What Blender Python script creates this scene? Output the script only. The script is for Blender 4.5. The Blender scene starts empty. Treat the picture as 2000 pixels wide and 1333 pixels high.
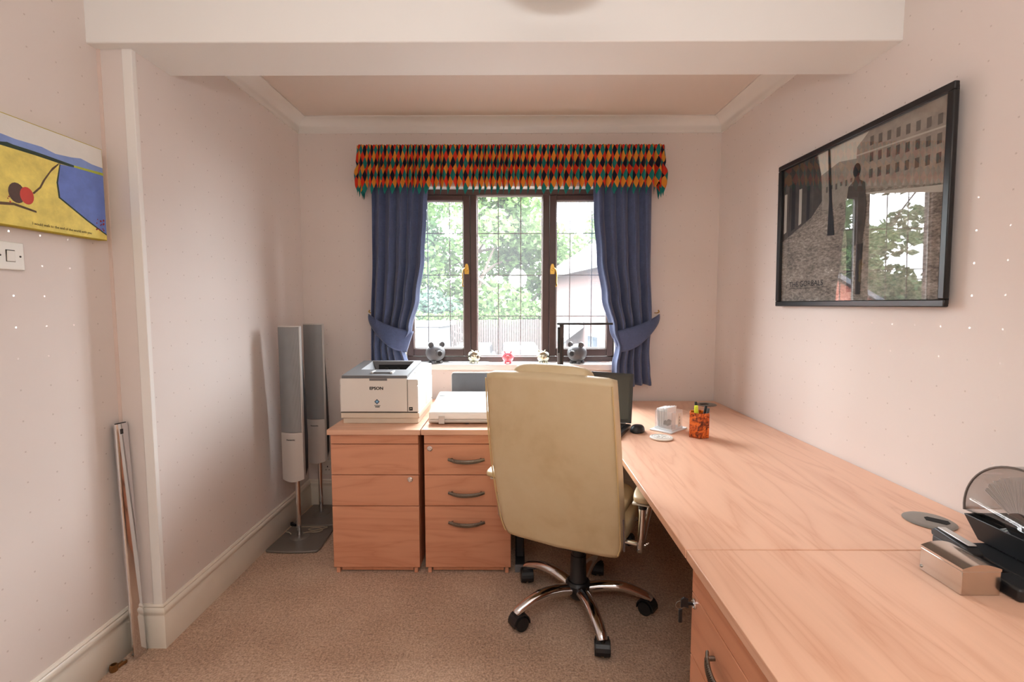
import bpy, bmesh, math, random
from mathutils import Vector, Matrix
random.seed(7)
SC = bpy.context.scene
COL = SC.collection
PI = math.pi
R = math.radians

# ------------------------------------------------------------------ camera, world, lights, exposure
cam = bpy.data.cameras.new('camera'); CAM = bpy.data.objects.new('camera', cam); COL.objects.link(CAM)
cam.sensor_width = 36; cam.lens = 944/2000*36; cam.clip_start = .02; cam.clip_end = 300
CAM.location = (0, 0, 1.40); CAM.rotation_euler = (R(90)-math.atan(71/944), 0, R(0.3))
SC.camera = CAM
SC.view_settings.view_transform = 'Standard'; SC.view_settings.look = 'None'
SC.view_settings.gamma = 1; SC.view_settings.use_curve_mapping = False
SC.view_settings.exposure = 0.13
W = bpy.data.worlds.new('overcast_sky'); SC.world = W; W.use_nodes = True
wb = W.node_tree.nodes['Background']; wn_ = W.node_tree.nodes; wl = W.node_tree.links
wb.inputs[0].default_value = (.90, .955, 1, 1)
tcw = wn_.new('ShaderNodeTexCoord'); sxw = wn_.new('ShaderNodeSeparateXYZ'); mrw = wn_.new('ShaderNodeMapRange')   # overcast sky: zenith three times the horizon
wl.new(tcw.outputs['Generated'], sxw.inputs[0]); wl.new(sxw.outputs['Z'], mrw.inputs[0])
SKY = 58.0
mrw.inputs['To Min'].default_value = SKY/3; mrw.inputs['To Max'].default_value = SKY; wl.new(mrw.outputs[0], wb.inputs[1])
def light(name, kind, loc, power, col=(1, 1, 1), rot=(0, 0, 0), **kw):
    l = bpy.data.lights.new(name, kind); l.energy = power; l.color = col
    for k, v in kw.items(): setattr(l, k, v)
    o = bpy.data.objects.new(name, l); COL.objects.link(o); o.location = loc; o.rotation_euler = rot
    return o
light('camera_flash', 'POINT', (.05, -.12, 1.78), 15, (1, 1, 1), shadow_soft_size=.13)
light('ceiling_bounce_flash', 'AREA', (0, -.45, 1.75), 33, (.97, .985, 1), rot=(PI, 0, 0), shape='DISK', size=.5)
wp = light('window_daylight_portal', 'AREA', (-.03, 3.55, 1.6), 1, rot=(R(-90), 0, 0), shape='RECTANGLE', size=1.6, size_y=1.3)
wp.data.cycles.is_portal = True
try:
    SC.cycles.max_bounces = 10; SC.cycles.diffuse_bounces = 6; SC.cycles.transparent_max_bounces = 16
    SC.cycles.sample_clamp_indirect = 8; SC.cycles.caustics_reflective = False; SC.cycles.caustics_refractive = False
except Exception: pass

# ------------------------------------------------------------------ materials
def lin(c):
    return tuple(((v/255)/12.92 if v/255 <= .04045 else ((v/255+.055)/1.055)**2.4) for v in c)
MATS = {}
class NT:
    def __init__(s, m): s.t = m.node_tree; s.n = s.t.nodes; s.l = s.t.links; s.b = s.n['Principled BSDF']
    def add(s, typ, **kw):
        n = s.n.new(typ)
        for k, v in kw.items(): setattr(n, k, v)
        return n
    def link(s, a, b): s.l.new(a, b)
    def math(s, op, a, b=None, c=None):
        n = s.add('ShaderNodeMath', operation=op)
        for i, v in enumerate((a, b, c)):
            if v is None: continue
            if isinstance(v, (int, float)): n.inputs[i].default_value = v
            else: s.link(v, n.inputs[i])
        return n.outputs[0]
    def mix(s, f, a, b):
        n = s.add('ShaderNodeMix', data_type='RGBA')
        if isinstance(f, (int, float)): n.inputs[0].default_value = f
        else: s.link(f, n.inputs[0])
        for i, v in ((6, a), (7, b)):
            if isinstance(v, tuple): n.inputs[i].default_value = (*v[:3], 1)
            else: s.link(v, n.inputs[i])
        return n.outputs[2]
    def coords(s, kind='Object', scale=(1, 1, 1), rot=(0, 0, 0)):
        tc = s.add('ShaderNodeTexCoord'); mp = s.add('ShaderNodeMapping')
        mp.inputs['Scale'].default_value = scale; mp.inputs['Rotation'].default_value = rot
        s.link(tc.outputs[kind], mp.inputs[0]); return mp.outputs[0]
    def noise(s, vec, scale, detail=3, rough=.5, dist=0):
        n = s.add('ShaderNodeTexNoise'); n.inputs['Scale'].default_value = scale; n.inputs['Detail'].default_value = detail
        n.inputs['Roughness'].default_value = rough; n.inputs['Distortion'].default_value = dist
        s.link(vec, n.inputs['Vector']); return n.outputs['Fac']
    def ramp(s, f, stops):
        n = s.add('ShaderNodeValToRGB'); e = n.color_ramp.elements
        while len(e) > 1: e.remove(e[0])
        e[0].position = stops[0][0]; e[0].color = (*stops[0][1], 1)
        for p, c in stops[1:]:
            k = e.new(p); k.color = (*c, 1)
        s.link(f, n.inputs[0]); return n.outputs[0]
    def bump(s, h, strength=.3, dist=.01):
        n = s.add('ShaderNodeBump'); n.inputs['Strength'].default_value = strength; n.inputs['Distance'].default_value = dist
        s.link(h, n.inputs['Height']); s.link(n.outputs[0], s.b.inputs['Normal'])
def mat(name, col, rough=.5, metal=0, spec=.5, noise=None, bump=None, emit=None, trans=None, alpha=None, coat=0):
    """noise=(scale, amount) mottles the colour; bump=(scale, strength, distance)"""
    if name in MATS: return MATS[name]
    m = bpy.data.materials.new(name); m.use_nodes = True; t = NT(m); b = t.b
    c = lin(col); b.inputs['Base Color'].default_value = (*c, 1)
    b.inputs['Roughness'].default_value = rough; b.inputs['Metallic'].default_value = metal
    b.inputs['Specular IOR Level'].default_value = spec; b.inputs['Coat Weight'].default_value = coat
    if noise:
        v = t.coords(); f = t.noise(v, noise[0], 4, .6)
        a = noise[1]
        t.link(t.ramp(f, [(.25, tuple(x*(1-a) for x in c)), (.75, tuple(min(1, x*(1+a)) for x in c))]), b.inputs['Base Color'])
    if bump:
        t.bump(t.noise(t.coords(), bump[0], 3), bump[1], bump[2])
    if emit: b.inputs['Emission Color'].default_value = (*c, 1); b.inputs['Emission Strength'].default_value = emit
    if trans: b.inputs['Transmission Weight'].default_value = trans
    if alpha is not None: b.inputs['Alpha'].default_value = alpha
    MATS[name] = m; return m

def schlick(t, f0, gain=1.0):
    """reflectance of a thin sheet, the same from both sides"""
    lw = t.add('ShaderNodeLayerWeight'); lw.inputs[0].default_value = .5
    p = t.math('POWER', lw.outputs['Facing'], 5)
    return t.math('MINIMUM', t.math('ADD', f0, t.math('MULTIPLY', p, (1-f0)*gain)), 1.0)
def wallpaper(name, haxis):
    m = bpy.data.materials.new(name); m.use_nodes = True; t = NT(m); b = t.b
    g = t.add('ShaderNodeNewGeometry'); s = t.add('ShaderNodeSeparateXYZ'); t.link(g.outputs['Position'], s.inputs[0])
    h = s.outputs['X' if haxis == 'X' else 'Y']; z = s.outputs['Z']
    def cell(o, off):
        f = t.math('FRACT', t.math('ADD', t.math('DIVIDE', o, .1), off)); return t.math('LESS_THAN', t.math('ABSOLUTE', t.math('SUBTRACT', f, .5)), .027)
    dot = t.math('MULTIPLY', cell(h, .37), cell(z, .22))
    base = lin((224, 214, 208))
    n = t.noise(g.outputs['Position'], 1.6, 2)
    col = t.ramp(n, [(.3, tuple(v*.97 for v in base)), (.7, tuple(min(1, v*1.02) for v in base))])
    t.link(t.mix(dot, col, lin((240, 226, 218))), b.inputs['Base Color'])
    mr = t.add('ShaderNodeMapRange'); mr.inputs['To Min'].default_value = .5; mr.inputs['To Max'].default_value = .16
    t.link(dot, mr.inputs[0]); t.link(mr.outputs[0], b.inputs['Roughness'])
    t.link(t.math('MULTIPLY', dot, .3), b.inputs['Metallic']); b.inputs['Specular IOR Level'].default_value = .35
    fine = t.noise(g.outputs['Position'], 260, 2)
    t.bump(t.math('ADD', t.math('MULTIPLY', fine, .25), dot), .12, .002)
    return m
WALLX = wallpaper('wallpaper_back', 'X'); WALLY = wallpaper('wallpaper_side', 'Y')

def wood(name, axis, light_c=(224, 178, 150), dark_c=(207, 153, 124), k=1.0, rough=.36):
    m = bpy.data.materials.new(name); m.use_nodes = True; t = NT(m); b = t.b
    st = {'X': (1.0, 9, 9), 'Y': (9, 1.0, 9), 'Z': (9, 9, 1.0)}[axis]
    v = t.coords('Object', tuple(x*k for x in st))
    big = t.noise(v, .9, 3, .5, .6)
    rings = t.math('FRACT', t.math('MULTIPLY', big, 5.0))
    rings = t.math('ABSOLUTE', t.math('SUBTRACT', rings, .5))
    st2 = {'X': (2, 90, 90), 'Y': (90, 2, 90), 'Z': (90, 90, 2)}[axis]
    fine = t.noise(t.coords('Object', st2), 1.3, 4, .6)
    f = t.math('ADD', t.math('MULTIPLY', t.math('POWER', t.math('MULTIPLY', rings, 2), .6), .6), t.math('MULTIPLY', fine, .45))
    l, d = lin(light_c), lin(dark_c)
    mid = tuple((a*.55+c*.45) for a, c in zip(l, d))
    t.link(t.ramp(f, [(.12, d), (.34, mid), (.6, l), (.95, tuple(min(1, x*1.05) for x in l))]), b.inputs['Base Color'])
    b.inputs['Roughness'].default_value = rough; b.inputs['Specular IOR Level'].default_value = .45
    return m
WOODX = wood('laminate_grain_x', 'X'); WOODY = wood('laminate_grain_y', 'Y')
DRAW = wood('laminate_front', 'X', (212, 150, 118), (196, 130, 98))
SIDE = wood('laminate_side', 'Z', (204, 142, 108), (188, 122, 90))
EDGE = wood('laminate_edge', 'X', (214, 140, 100), (196, 116, 78))

def carpet():
    m = bpy.data.materials.new('carpet'); m.use_nodes = True; t = NT(m); b = t.b
    v = t.coords('Object')
    f = t.noise(v, 120, 4, .75); g = t.noise(v, 3.0, 3, .55); tuft = t.noise(v, 55, 4, .6)
    c1, c2, c3 = lin((144, 104, 76)), lin((210, 170, 138)), lin((246, 220, 192))
    s = t.math('ADD', t.math('MULTIPLY', f, .75), t.math('ADD', t.math('MULTIPLY', g, .22), t.math('MULTIPLY', tuft, .25)))
    t.link(t.ramp(s, [(.44, c1), (.61, c2), (.78, c3)]), b.inputs['Base Color'])
    b.inputs['Roughness'].default_value = .98; b.inputs['Specular IOR Level'].default_value = .1
    b.inputs['Sheen Weight'].default_value = .3
    t.bump(t.math('ADD', f, t.math('MULTIPLY', tuft, .8)), .9, .012)
    return m
CARPET = carpet()
WHITE = mat('white_paint', (236, 233, 228), .45, noise=(2, .02))
CEIL = mat('ceiling_paint', (228, 216, 206), .8, noise=(1.5, .02))
CREAMW = mat('skirting_gloss', (232, 224, 210), .3, noise=(6, .03))
BEAMP = mat('beam_paint', (238, 237, 234), .6)
BROWN = mat('brown_window_frame', (78, 58, 54), .38, noise=(14, .10))
BLACKP = mat('black_plastic', (26, 26, 28), .42)
BLACKM = mat('black_matt', (34, 34, 36), .7)
CHROME = mat('chrome', (225, 225, 228), .08, 1)
STEEL = mat('brushed_steel', (170, 166, 160), .32, 1)
PEWTER = mat('pewter', (138, 130, 120), .38, 1, noise=(160, .12))
BRASS = mat('brass', (204, 164, 84), .28, 1)

# ------------------------------------------------------------------ geometry helpers
def obj(name, bm, m, parent=None, norecalc=False, *,  smooth=False, bevel=0, seg=2, loc=None, rot=None, label=None, solid=0, sub=0, angle=35):
    me = bpy.data.meshes.new(name)
    if not norecalc: bmesh.ops.recalc_face_normals(bm, faces=bm.faces)
    bm.to_mesh(me); bm.free()
    for mm in (m if isinstance(m, (list, tuple)) else [m]): me.materials.append(mm)
    if smooth:
        for p in me.polygons: p.use_smooth = True
        if angle < 180:
            try: me.set_sharp_from_angle(angle=R(angle))
            except Exception: pass
    o = bpy.data.objects.new(name, me); COL.objects.link(o)
    if parent: o.parent = parent
    if loc: o.location = loc
    if rot: o.rotation_euler = rot
    if label: o['label'] = label
    if solid:
        s = o.modifiers.new('thick', 'SOLIDIFY'); s.thickness = solid; s.offset = 0
    if sub:
        s = o.modifiers.new('smooth', 'SUBSURF'); s.levels = sub; s.render_levels = sub
    if bevel:
        b = o.modifiers.new('bevel', 'BEVEL'); b.width = bevel; b.segments = seg; b.limit_method = 'ANGLE'; b.angle_limit = R(40)
        if not smooth:
            for p in me.polygons: p.use_smooth = True
            try: me.set_sharp_from_angle(angle=R(30))
            except Exception: pass
    return o
def split(name, bm, m, parent, **k):
    """each loose piece of bm becomes an object of its own"""
    bm.verts.ensure_lookup_table(); seen = set(); out = []
    for v0 in bm.verts:
        if v0 in seen: continue
        isl = [v0]; seen.add(v0)
        for v in isl:
            for e in v.link_edges:
                w = e.other_vert(v)
                if w not in seen: seen.add(w); isl.append(w)
        n = bmesh.new(); mp = {v: n.verts.new(v.co) for v in isl}
        fs = {f for v in isl for f in v.link_faces}
        for f in sorted(fs, key=lambda q: q.index): n.faces.new([mp[v] for v in f.verts]).material_index = f.material_index
        out.append(obj(name, n, m, parent, **k))
    bm.free(); return out
def thing(name, label, cat, loc=(0, 0, 0), rotz=0, group=None):
    o = bpy.data.objects.new(name, None); COL.objects.link(o); o.empty_display_size = .05
    o.location = loc; o.rotation_euler = (0, 0, rotz); o['label'] = label; o['category'] = cat
    if group: o['group'] = group
    return o
def tag(o, label, cat, group=None, kind=None):
    o['label'] = label; o['category'] = cat
    if group: o['group'] = group
    if kind: o['kind'] = kind
    return o
def struct(o, label=None):
    o['kind'] = 'structure'
    if label: o['label'] = label
    return o
def dup(o, parent=None):
    c = o.copy(); COL.objects.link(c); c.parent = parent
    for ch in list(o.children): dup(ch, c)
    return c
def NB(): return bmesh.new()
def box(bm, x0, x1, y0, y1, z0, z1, mi=0, M=None):
    vs = [Vector(p) for p in ((x0, y0, z0), (x1, y0, z0), (x1, y1, z0), (x0, y1, z0), (x0, y0, z1), (x1, y0, z1), (x1, y1, z1), (x0, y1, z1))]
    if M: vs = [M @ v for v in vs]
    v = [bm.verts.new(p) for p in vs]
    for f in ((3, 2, 1, 0), (4, 5, 6, 7), (0, 1, 5, 4), (1, 2, 6, 5), (2, 3, 7, 6), (3, 0, 4, 7)):
        q = bm.faces.new([v[i] for i in f]); q.material_index = mi
    return bm
def BX(*a, **k): return box(NB(), *a, **k)
def prism(bm, pts, z0, z1, mi=0, tf=None):
    """polygon pts (x,y) extruded z0..z1; tf maps each 3-D point"""
    tf = tf or (lambda p: p)
    a = [bm.verts.new(tf(Vector((x, y, z0)))) for x, y in pts]; b = [bm.verts.new(tf(Vector((x, y, z1)))) for x, y in pts]
    n = len(pts)
    bm.faces.new(a[::-1]).material_index = mi; bm.faces.new(b).material_index = mi
    for i in range(n):
        bm.faces.new((a[i], a[(i+1) % n], b[(i+1) % n], b[i])).material_index = mi
    return bm
def lathe(bm, prof, n=24, c=(0, 0, 0), M=None, mi=0):
    """prof: list of (r,z); closes at r=0"""
    rows = []
    for r, z in prof:
        if r <= 1e-6: rows.append([bm.verts.new(Vector((c[0], c[1], c[2]+z)) if not M else M @ Vector((0, 0, z)))])
        else:
            row = []
            for i in range(n):
                a = 2*PI*i/n; p = Vector((r*math.cos(a), r*math.sin(a), z))
                row.append(bm.verts.new((M @ p) if M else p+Vector(c)))
            rows.append(row)
    for A, B in zip(rows, rows[1:]):
        if len(A) == 1 and len(B) == 1: continue
        for i in range(n):
            j = (i+1) % n
            if len(A) == 1: f = bm.faces.new((A[0], B[i], B[j]))
            elif len(B) == 1: f = bm.faces.new((A[i], A[j], B[0]))
            else: f = bm.faces.new((A[i], A[j], B[j], B[i]))
            f.material_index = mi
    return bm
def frame_to(a, b):
    d = (Vector(b)-Vector(a)); q = Vector((0, 0, 1)).rotation_difference(d.normalized())
    return Matrix.Translation(Vector(a)) @ q.to_matrix().to_4x4(), d.length
def cyl(bm, a, b, r, n=16, r2=None, mi=0):
    M, L = frame_to(a, b); r2 = r if r2 is None else r2
    return lathe(bm, [(0, 0), (r, 0), (r2, L), (0, L)], n, M=M, mi=mi)
def tube(bm, pts, r, n=8, closed=False, mi=0, flat=1.0, upv=None):
    """sweep a circle (r may be a list; flat squashes along the second frame axis)"""
    P = [Vector(p) for p in pts]; m = len(P); rows = []; prev = None
    for i, p in enumerate(P):
        if closed: d = P[(i+1) % m]-P[i-1]
        else: d = P[min(i+1, m-1)]-P[max(i-1, 0)]
        d.normalize()
        if upv is not None: u = Vector(upv)
        elif prev is None: u = Vector((0, 0, 1)) if abs(d.z) < .9 else Vector((1, 0, 0))
        else: u = prev
        s = d.cross(u)
        if s.length < 1e-6: s = d.cross(Vector((0, 1, 0)))
        s.normalize(); u = s.cross(d).normalized(); prev = u
        rr = r[i] if isinstance(r, (list, tuple)) else r
        rows.append([bm.verts.new(p+s*(rr*math.cos(2*PI*k/n))+u*(rr*flat*math.sin(2*PI*k/n))) for k in range(n)])
    rng = range(m) if closed else range(m-1)
    for i in rng:
        A, B = rows[i], rows[(i+1) % m]
        for k in range(n): bm.faces.new((A[k], A[(k+1) % n], B[(k+1) % n], B[k])).material_index = mi
    if not closed:
        bm.faces.new(rows[0][::-1]).material_index = mi; bm.faces.new(rows[-1]).material_index = mi
    return bm
def grid(bm, f, nu, nv, mi=0, uvf=None, wrap=False):
    uvl = bm.loops.layers.uv.verify() if uvf else None
    V = [[bm.verts.new(f(i/nu, j/nv)) for i in range(nu if wrap else nu+1)] for j in range(nv+1)]
    for j in range(nv):
        for i in range(nu):
            i2 = (i+1) % nu if wrap else i+1
            q = bm.faces.new((V[j][i], V[j][i2], V[j+1][i2], V[j+1][i])); q.material_index = mi; q.smooth = True
            if uvf:
                for lp, (a, b) in zip(q.loops, ((i, j), (i+1, j), (i+1, j+1), (i, j+1))): lp[uvl].uv = uvf(a/nu, b/nv)
    return V
def smooth_path(pts, n=8):
    P = [Vector(p) for p in pts]; out = []
    for i in range(len(P)-1):
        p0 = P[max(i-1, 0)]; p1 = P[i]; p2 = P[i+1]; p3 = P[min(i+2, len(P)-1)]
        for k in range(n):
            t = k/n
            out.append(.5*((2*p1)+(p2-p0)*t+(2*p0-5*p1+4*p2-p3)*t*t+(-p0+3*p1-3*p2+p3)*t**3))
    out.append(P[-1]); return out
def rbox(bm, w, d, h, r, c=(0, 0, 0), n=6, e=None, taper=1.0):
    """soft cushion: superellipse box, centre c"""
    e = e or 5
    def se(a, p): return math.copysign(abs(a)**p, a)
    NU, NV = 40, 20
    def f(u, v):
        a = 2*PI*u; b = PI*(v-.5)
        cb = abs(math.cos(b))**(2/e) if abs(math.cos(b)) > 1e-9 else 0
        sb = se(math.sin(b), 2/e)
        return Vector((c[0]+w/2*cb*se(math.cos(a), 2/e), c[1]+d/2*cb*se(math.sin(a), 2/e), c[2]+h/2*sb))
    grid(bm, f, NU, NV, wrap=True); bmesh.ops.remove_doubles(bm, verts=bm.verts, dist=1e-5)
    return bm
def text(body, size, m, parent, loc, rot, name='lettering', ext=.0003, align='CENTER', sx=1.0, bold=0, label=None):
    c = bpy.data.curves.new(name, 'FONT'); c.body = body; c.size = size; c.extrude = ext; c.align_x = align; c.offset = bold
    c.resolution_u = 3
    t = bpy.data.objects.new(name, c)
    COL.objects.link(t); bpy.context.view_layer.update()
    me = bpy.data.meshes.new_from_object(t.evaluated_get(bpy.context.evaluated_depsgraph_get()))
    bpy.data.objects.remove(t); bpy.data.curves.remove(c)
    me.materials.clear(); me.materials.append(m); me.name = name
    o = bpy.data.objects.new(name, me); COL.objects.link(o); o.parent = parent
    o.location = loc; o.rotation_euler = rot; o.scale = (sx, 1, 1)
    if label: o['label'] = label
    return o

# ------------------------------------------------------------------ the room
XL, XN, YB, YR = -1.44, -1.57, 3.30, 1.885     # far left wall, near left wall, back wall, return of the left nib
def XR(y): return 1.372+(3.30-y)*.026            # right wall, slightly splayed
ZC = 2.62                                        # ceilings
struct(obj('floor', BX(-1.9, 1.8, -2.0, 3.5, -.12, 0), CARPET), 'beige cut pile carpet')
bm = NB()
prism(bm, [(XR(3.5), 3.5), (XR(-2), -2), (XR(-2)+.15, -2), (XR(3.5)+.15, 3.5)], 0, 2.9)
struct(obj('wall_right', bm, WALLY), 'pale pink wallpapered wall')
struct(obj('wall_left', BX(-1.75, XL, YR, 3.5, 0, 2.9), WALLY), 'pale pink wallpapered wall with a nib')
struct(obj('wall_left_front', BX(-1.75, XN, -2, YR, 0, 2.9), WALLY), 'pale pink wallpapered wall nearest the camera')
struct(obj('wall_rear', BX(-1.75, 1.7, -2.1, -1.9, 0, 2.9), WALLX), 'wallpapered wall behind the camera')
WX0, WX1, WZ0, WZ1 = -.765, .705, .985, 2.2
bm = NB()
box(bm, -1.6, WX0, YB, YB+.2, 0, 2.9); box(bm, WX1, 1.6, YB, YB+.2, 0, 2.9)
box(bm, WX0, WX1, YB, YB+.2, 0, .955); box(bm, WX0, WX1, YB, YB+.2, WZ1, 2.9)
struct(obj('wall_back', bm, WALLX), 'pale pink wallpapered wall around the window')
bm = NB()                                        # plastered reveal of the opening
box(bm, WX0, WX0+.012, YB-.002, YB+.2, WZ0, WZ1); box(bm, WX1-.012, WX1, YB-.002, YB+.2, WZ0, WZ1); box(bm, WX0, WX1, YB-.002, YB+.2, WZ1-.012, WZ1)
struct(obj('trim_1', bm, WHITE), 'white plaster reveal of the window')
struct(obj('ceiling', BX(-1.75, 1.7, 2.1, 3.5, ZC, ZC+.1), CEIL), 'cream ceiling over the desk')
struct(obj('ceiling_front', BX(-1.75, 1.7, -2.1, 1.84, ZC, ZC+.1), WHITE), 'white ceiling over the near half of the room')
struct(obj('ceiling_beam', BX(-1.6, 1.55, 1.84, 2.10, 2.357, ZC+.1), BEAMP, bevel=.004), 'white boxed beam across the ceiling')
# coving with a concave face and two beads
prof = [(0, 0), (.006, 0), (.008, .008)]
for k in range(9):
    a = PI/2*k/8
    prof.append((.010+.066*(1-math.cos(a)), .010+.068*math.sin(a)))
prof += [(.084, .080), (.084, .086), (0, .086)]
def coving(name, a, b, inward, mit0, mit1, lab):
    """a,b wall-line ends (2-D), inward unit normal; mit shifts each end along the run by the offset"""
    a = Vector(a); b = Vector(b); n = Vector(inward); d = (b-a).normalized(); bm = NB(); rows = []
    for end, mit in ((a, mit0), (b, mit1)):
        rows.append([bm.verts.new((*(end+n*o+d*mit*o), 2.534+z)) for o, z in prof])
    N = len(prof)
    for i in range(N): bm.faces.new((rows[0][i], rows[1][i], rows[1][(i+1) % N], rows[0][(i+1) % N]))
    bm.faces.new(rows[0]); bm.faces.new(rows[1][::-1])
    struct(obj(name, bm, WHITE, smooth=True, angle=50), lab)
coving('trim_2', (XL, YB), (XR(YB), YB), (0, -1), 1, -1, 'white plaster coving above the window')
coving('trim_3', (XL, 2.1), (XL, YB), (1, 0), 0, -1, 'white plaster coving on the left wall')
coving('trim_4', (XR(2.1), 2.1), (XR(YB), YB), (-1, 0), 0, -1, 'white plaster coving on the right wall')
bm = NB(); box(bm, XL-.034, XL+.003, YR-.006, YR+.001, .17, 2.357); box(bm, XL-.001, XL+.004, YR-.006, YR+.016, .17, 2.357)
struct(obj('trim_5', bm, WHITE, bevel=.002), 'white angle strip on the wall corner')
bm = NB(); box(bm, XN-.0, XN+.012, YR-.004, YR+.001, .17, 2.357)
struct(obj('trim_6', bm, mat('caulk', (222, 202, 192), .6)), 'caulked inside corner')
# skirting boards with an ogee top
sk = [(0, 0), (.020, 0), (.020, .128), (.015, .134), (.015, .142), (.019, .148), (.017, .158), (.009, .166), (.011, .172), (.006, .180), (0, .180)]
def skirting(name, a, b, n, m0, m1, lab):
    a = Vector(a); b = Vector(b); n = Vector(n); d = (b-a).normalized(); bm = NB(); rows = []
    for end, mit in ((a, m0), (b, m1)):
        rows.append([bm.verts.new((*(end+n*o+d*mit*o), z)) for o, z in sk])
    N = len(sk)
    for i in range(N): bm.faces.new((rows[0][i], rows[1][i], rows[1][(i+1) % N], rows[0][(i+1) % N]))
    bm.faces.new(rows[0]); bm.faces.new(rows[1][::-1])
    struct(obj(name, bm, CREAMW, smooth=True, angle=50), lab)
skirting('baseboard_left', (XL, YR), (XL, YB), (1, 0), -1, -1, 'cream skirting board with moulded top')
skirting('baseboard_return', (XN, YR), (XL, YR), (0, -1), 1, 1, 'cream skirting board on the wall nib')
skirting('baseboard_left_front', (XN, -1.9), (XN, YR), (1, 0), 0, -1, 'cream skirting board nearest the camera')
skirting('baseboard_back', (XL, YB), (XR(YB), YB), (0, -1), 1, -1, 'cream skirting board below the window')
skirting('baseboard_right', (XR(-1.9), -1.9), (XR(YB), YB), (-1, 0), 0, -1, 'cream skirting board on the right wall')

# ------------------------------------------------------------------ window
win = bpy.data.objects.new('window_1', None); COL.objects.link(win); win['kind'] = 'structure'
win['label'] = 'brown framed three-light window with leaded panes'
FY0, FY1 = 3.385, 3.45
def wpart(name, x0, x1, z0, z1, y0=FY0, y1=FY1, m=BROWN, parent=win, bevel=.004):
    return obj(name, BX(x0, x1, y0, y1, z0, z1), m, parent, bevel=bevel)
wpart('frame_jamb', -.753, -.715, 1.02, 2.19); wpart('frame_jamb', .655, .693, 1.02, 2.19)
wpart('frame_head', -.753, .693, 2.15, 2.19, FY0-.006); wpart('frame_sill', -.753, .693, 1.0, 1.036, FY0-.012)
wpart('mullion', -.306, -.262, 1.036, 2.15, FY0-.004); wpart('mullion', .194, .240, 1.036, 2.15, FY0-.004)
GLASS = bpy.data.materials.new('glare_haze_glass'); GLASS.use_nodes = True; t = NT(GLASS)  # window glare haze put into the panes as a slight translucent share
for n in list(t.n):
    if n.type != 'OUTPUT_MATERIAL': t.n.remove(n)
out = [n for n in t.n if n.type == 'OUTPUT_MATERIAL'][0]
tr = t.add('ShaderNodeBsdfTransparent'); tl = t.add('ShaderNodeBsdfTranslucent'); gl = t.add('ShaderNodeBsdfGlossy')
tl.inputs[0].default_value = (.95, .97, 1, 1); gl.inputs['Roughness'].default_value = .03
m1 = t.add('ShaderNodeMixShader'); m1.inputs[0].default_value = .011; m2 = t.add('ShaderNodeMixShader')
t.link(schlick(t, .03), m2.inputs[0])
t.link(tr.outputs[0], m1.inputs[1]); t.link(tl.outputs[0], m1.inputs[2]); t.link(m1.outputs[0], m2.inputs[1]); t.link(gl.outputs[0], m2.inputs[2]); t.link(m2.outputs[0], out.inputs[0])
LEAD = mat('lead', (150, 152, 156), .5, .6)
ZR = [1.32, 1.606, 1.894]
def light_panes(x0, x1, z0, z1, xs, gy, parent):
    X = [x0]+xs+[x1]; Z = [z0]+ZR+[z1]
    for i in range(len(X)-1):
        for j in range(len(Z)-1):
            obj('pane', BX(X[i], X[i+1], gy, gy+.004, Z[j], Z[j+1]), GLASS, parent)
    for x in xs: obj('lead_strip', BX(x-.003, x+.003, gy-.003, gy-.0002, z0, z1), LEAD, parent)
    for z in ZR: obj('lead_strip', BX(x0, x1, gy-.0045, gy-.0003, z-.003, z+.003), LEAD, parent)
SEAL = mat('glazing_seal', (206, 204, 200), .6)
def seal(x0, x1, z0, z1, gy, parent):
    bm = NB(); w = .007
    for a in ((x0, x1, z0, z0+w), (x0, x1, z1-w, z1), (x0, x0+w, z0+w, z1-w), (x1-w, x1, z0+w, z1-w)): box(bm, a[0], a[1], gy-.012, gy-.001, a[2], a[3])
    obj('glazing_seal', bm, SEAL, parent, label='pale glazing seal')
light_panes(-.262, .194, 1.036, 2.15, [-.113, .043], 3.415, win); seal(-.262, .194, 1.036, 2.15, 3.415, win)
def sash(x0, x1, xs, hinge):
    bm = NB(); w = .046; y0, y1 = 3.372, 3.425
    box(bm, x0, x0+w, y0, y1, 1.040, 2.147); box(bm, x1-w, x1, y0, y1, 1.040, 2.147)
    box(bm, x0+w, x1-w, y0, y1, 1.040, 1.092); box(bm, x0+w, x1-w, y0, y1, 2.112, 2.147)
    s = obj('casement_sash', bm, BROWN, win, bevel=.004)
    light_panes(x0+w, x1-w, 1.092, 2.112, xs, 3.405, s); seal(x0+w, x1-w, 1.092, 2.112, 3.405, s)
    return s
SL = sash(-.752, -.308, [-.605, -.451], 0); SR = sash(.242, .690, [.385, .537], 1)
def handle(x, sgn):
    bm = NB(); z = 1.645; y = 3.372
    prism(bm, [(-.014, -.034), (.014, -.034), (.016, -.01), (.012, .02), (.006, .036), (-.006, .036), (-.012, .02), (-.016, -.01)], 0, .006, tf=lambda p: Vector((x+p.x, y-p.z, z+p.y)))
    cyl(bm, (x, y-.004, z), (x, y-.028, z), .010, 14)
    cyl(bm, (x, y-.006, z-.022), (x, y-.010, z-.022), .007, 12)
    tube(bm, smooth_path([(x, y-.026, z+.004), (x+sgn*.018, y-.03, z-.002), (x+sgn*.026, y-.03, z-.035), (x+sgn*.025, y-.028, z-.085), (x+sgn*.028, y-.028, z-.112), (x+sgn*.018, y-.028, z-.118)]), .0045, 8)
    obj('window_handle', bm, BRASS, win, smooth=True, label='brass casement handle')
handle(-.331, -1); handle(.262, 1)
struct(obj('window_sill', prism(NB(), [(-.87, 3.238), (.81, 3.238), (.81, 3.299), (.70, 3.299), (.70, 3.384), (-.76, 3.384), (-.76, 3.299), (-.87, 3.299)], .958, .998), WHITE, bevel=.005), 'white painted window sill board')

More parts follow.
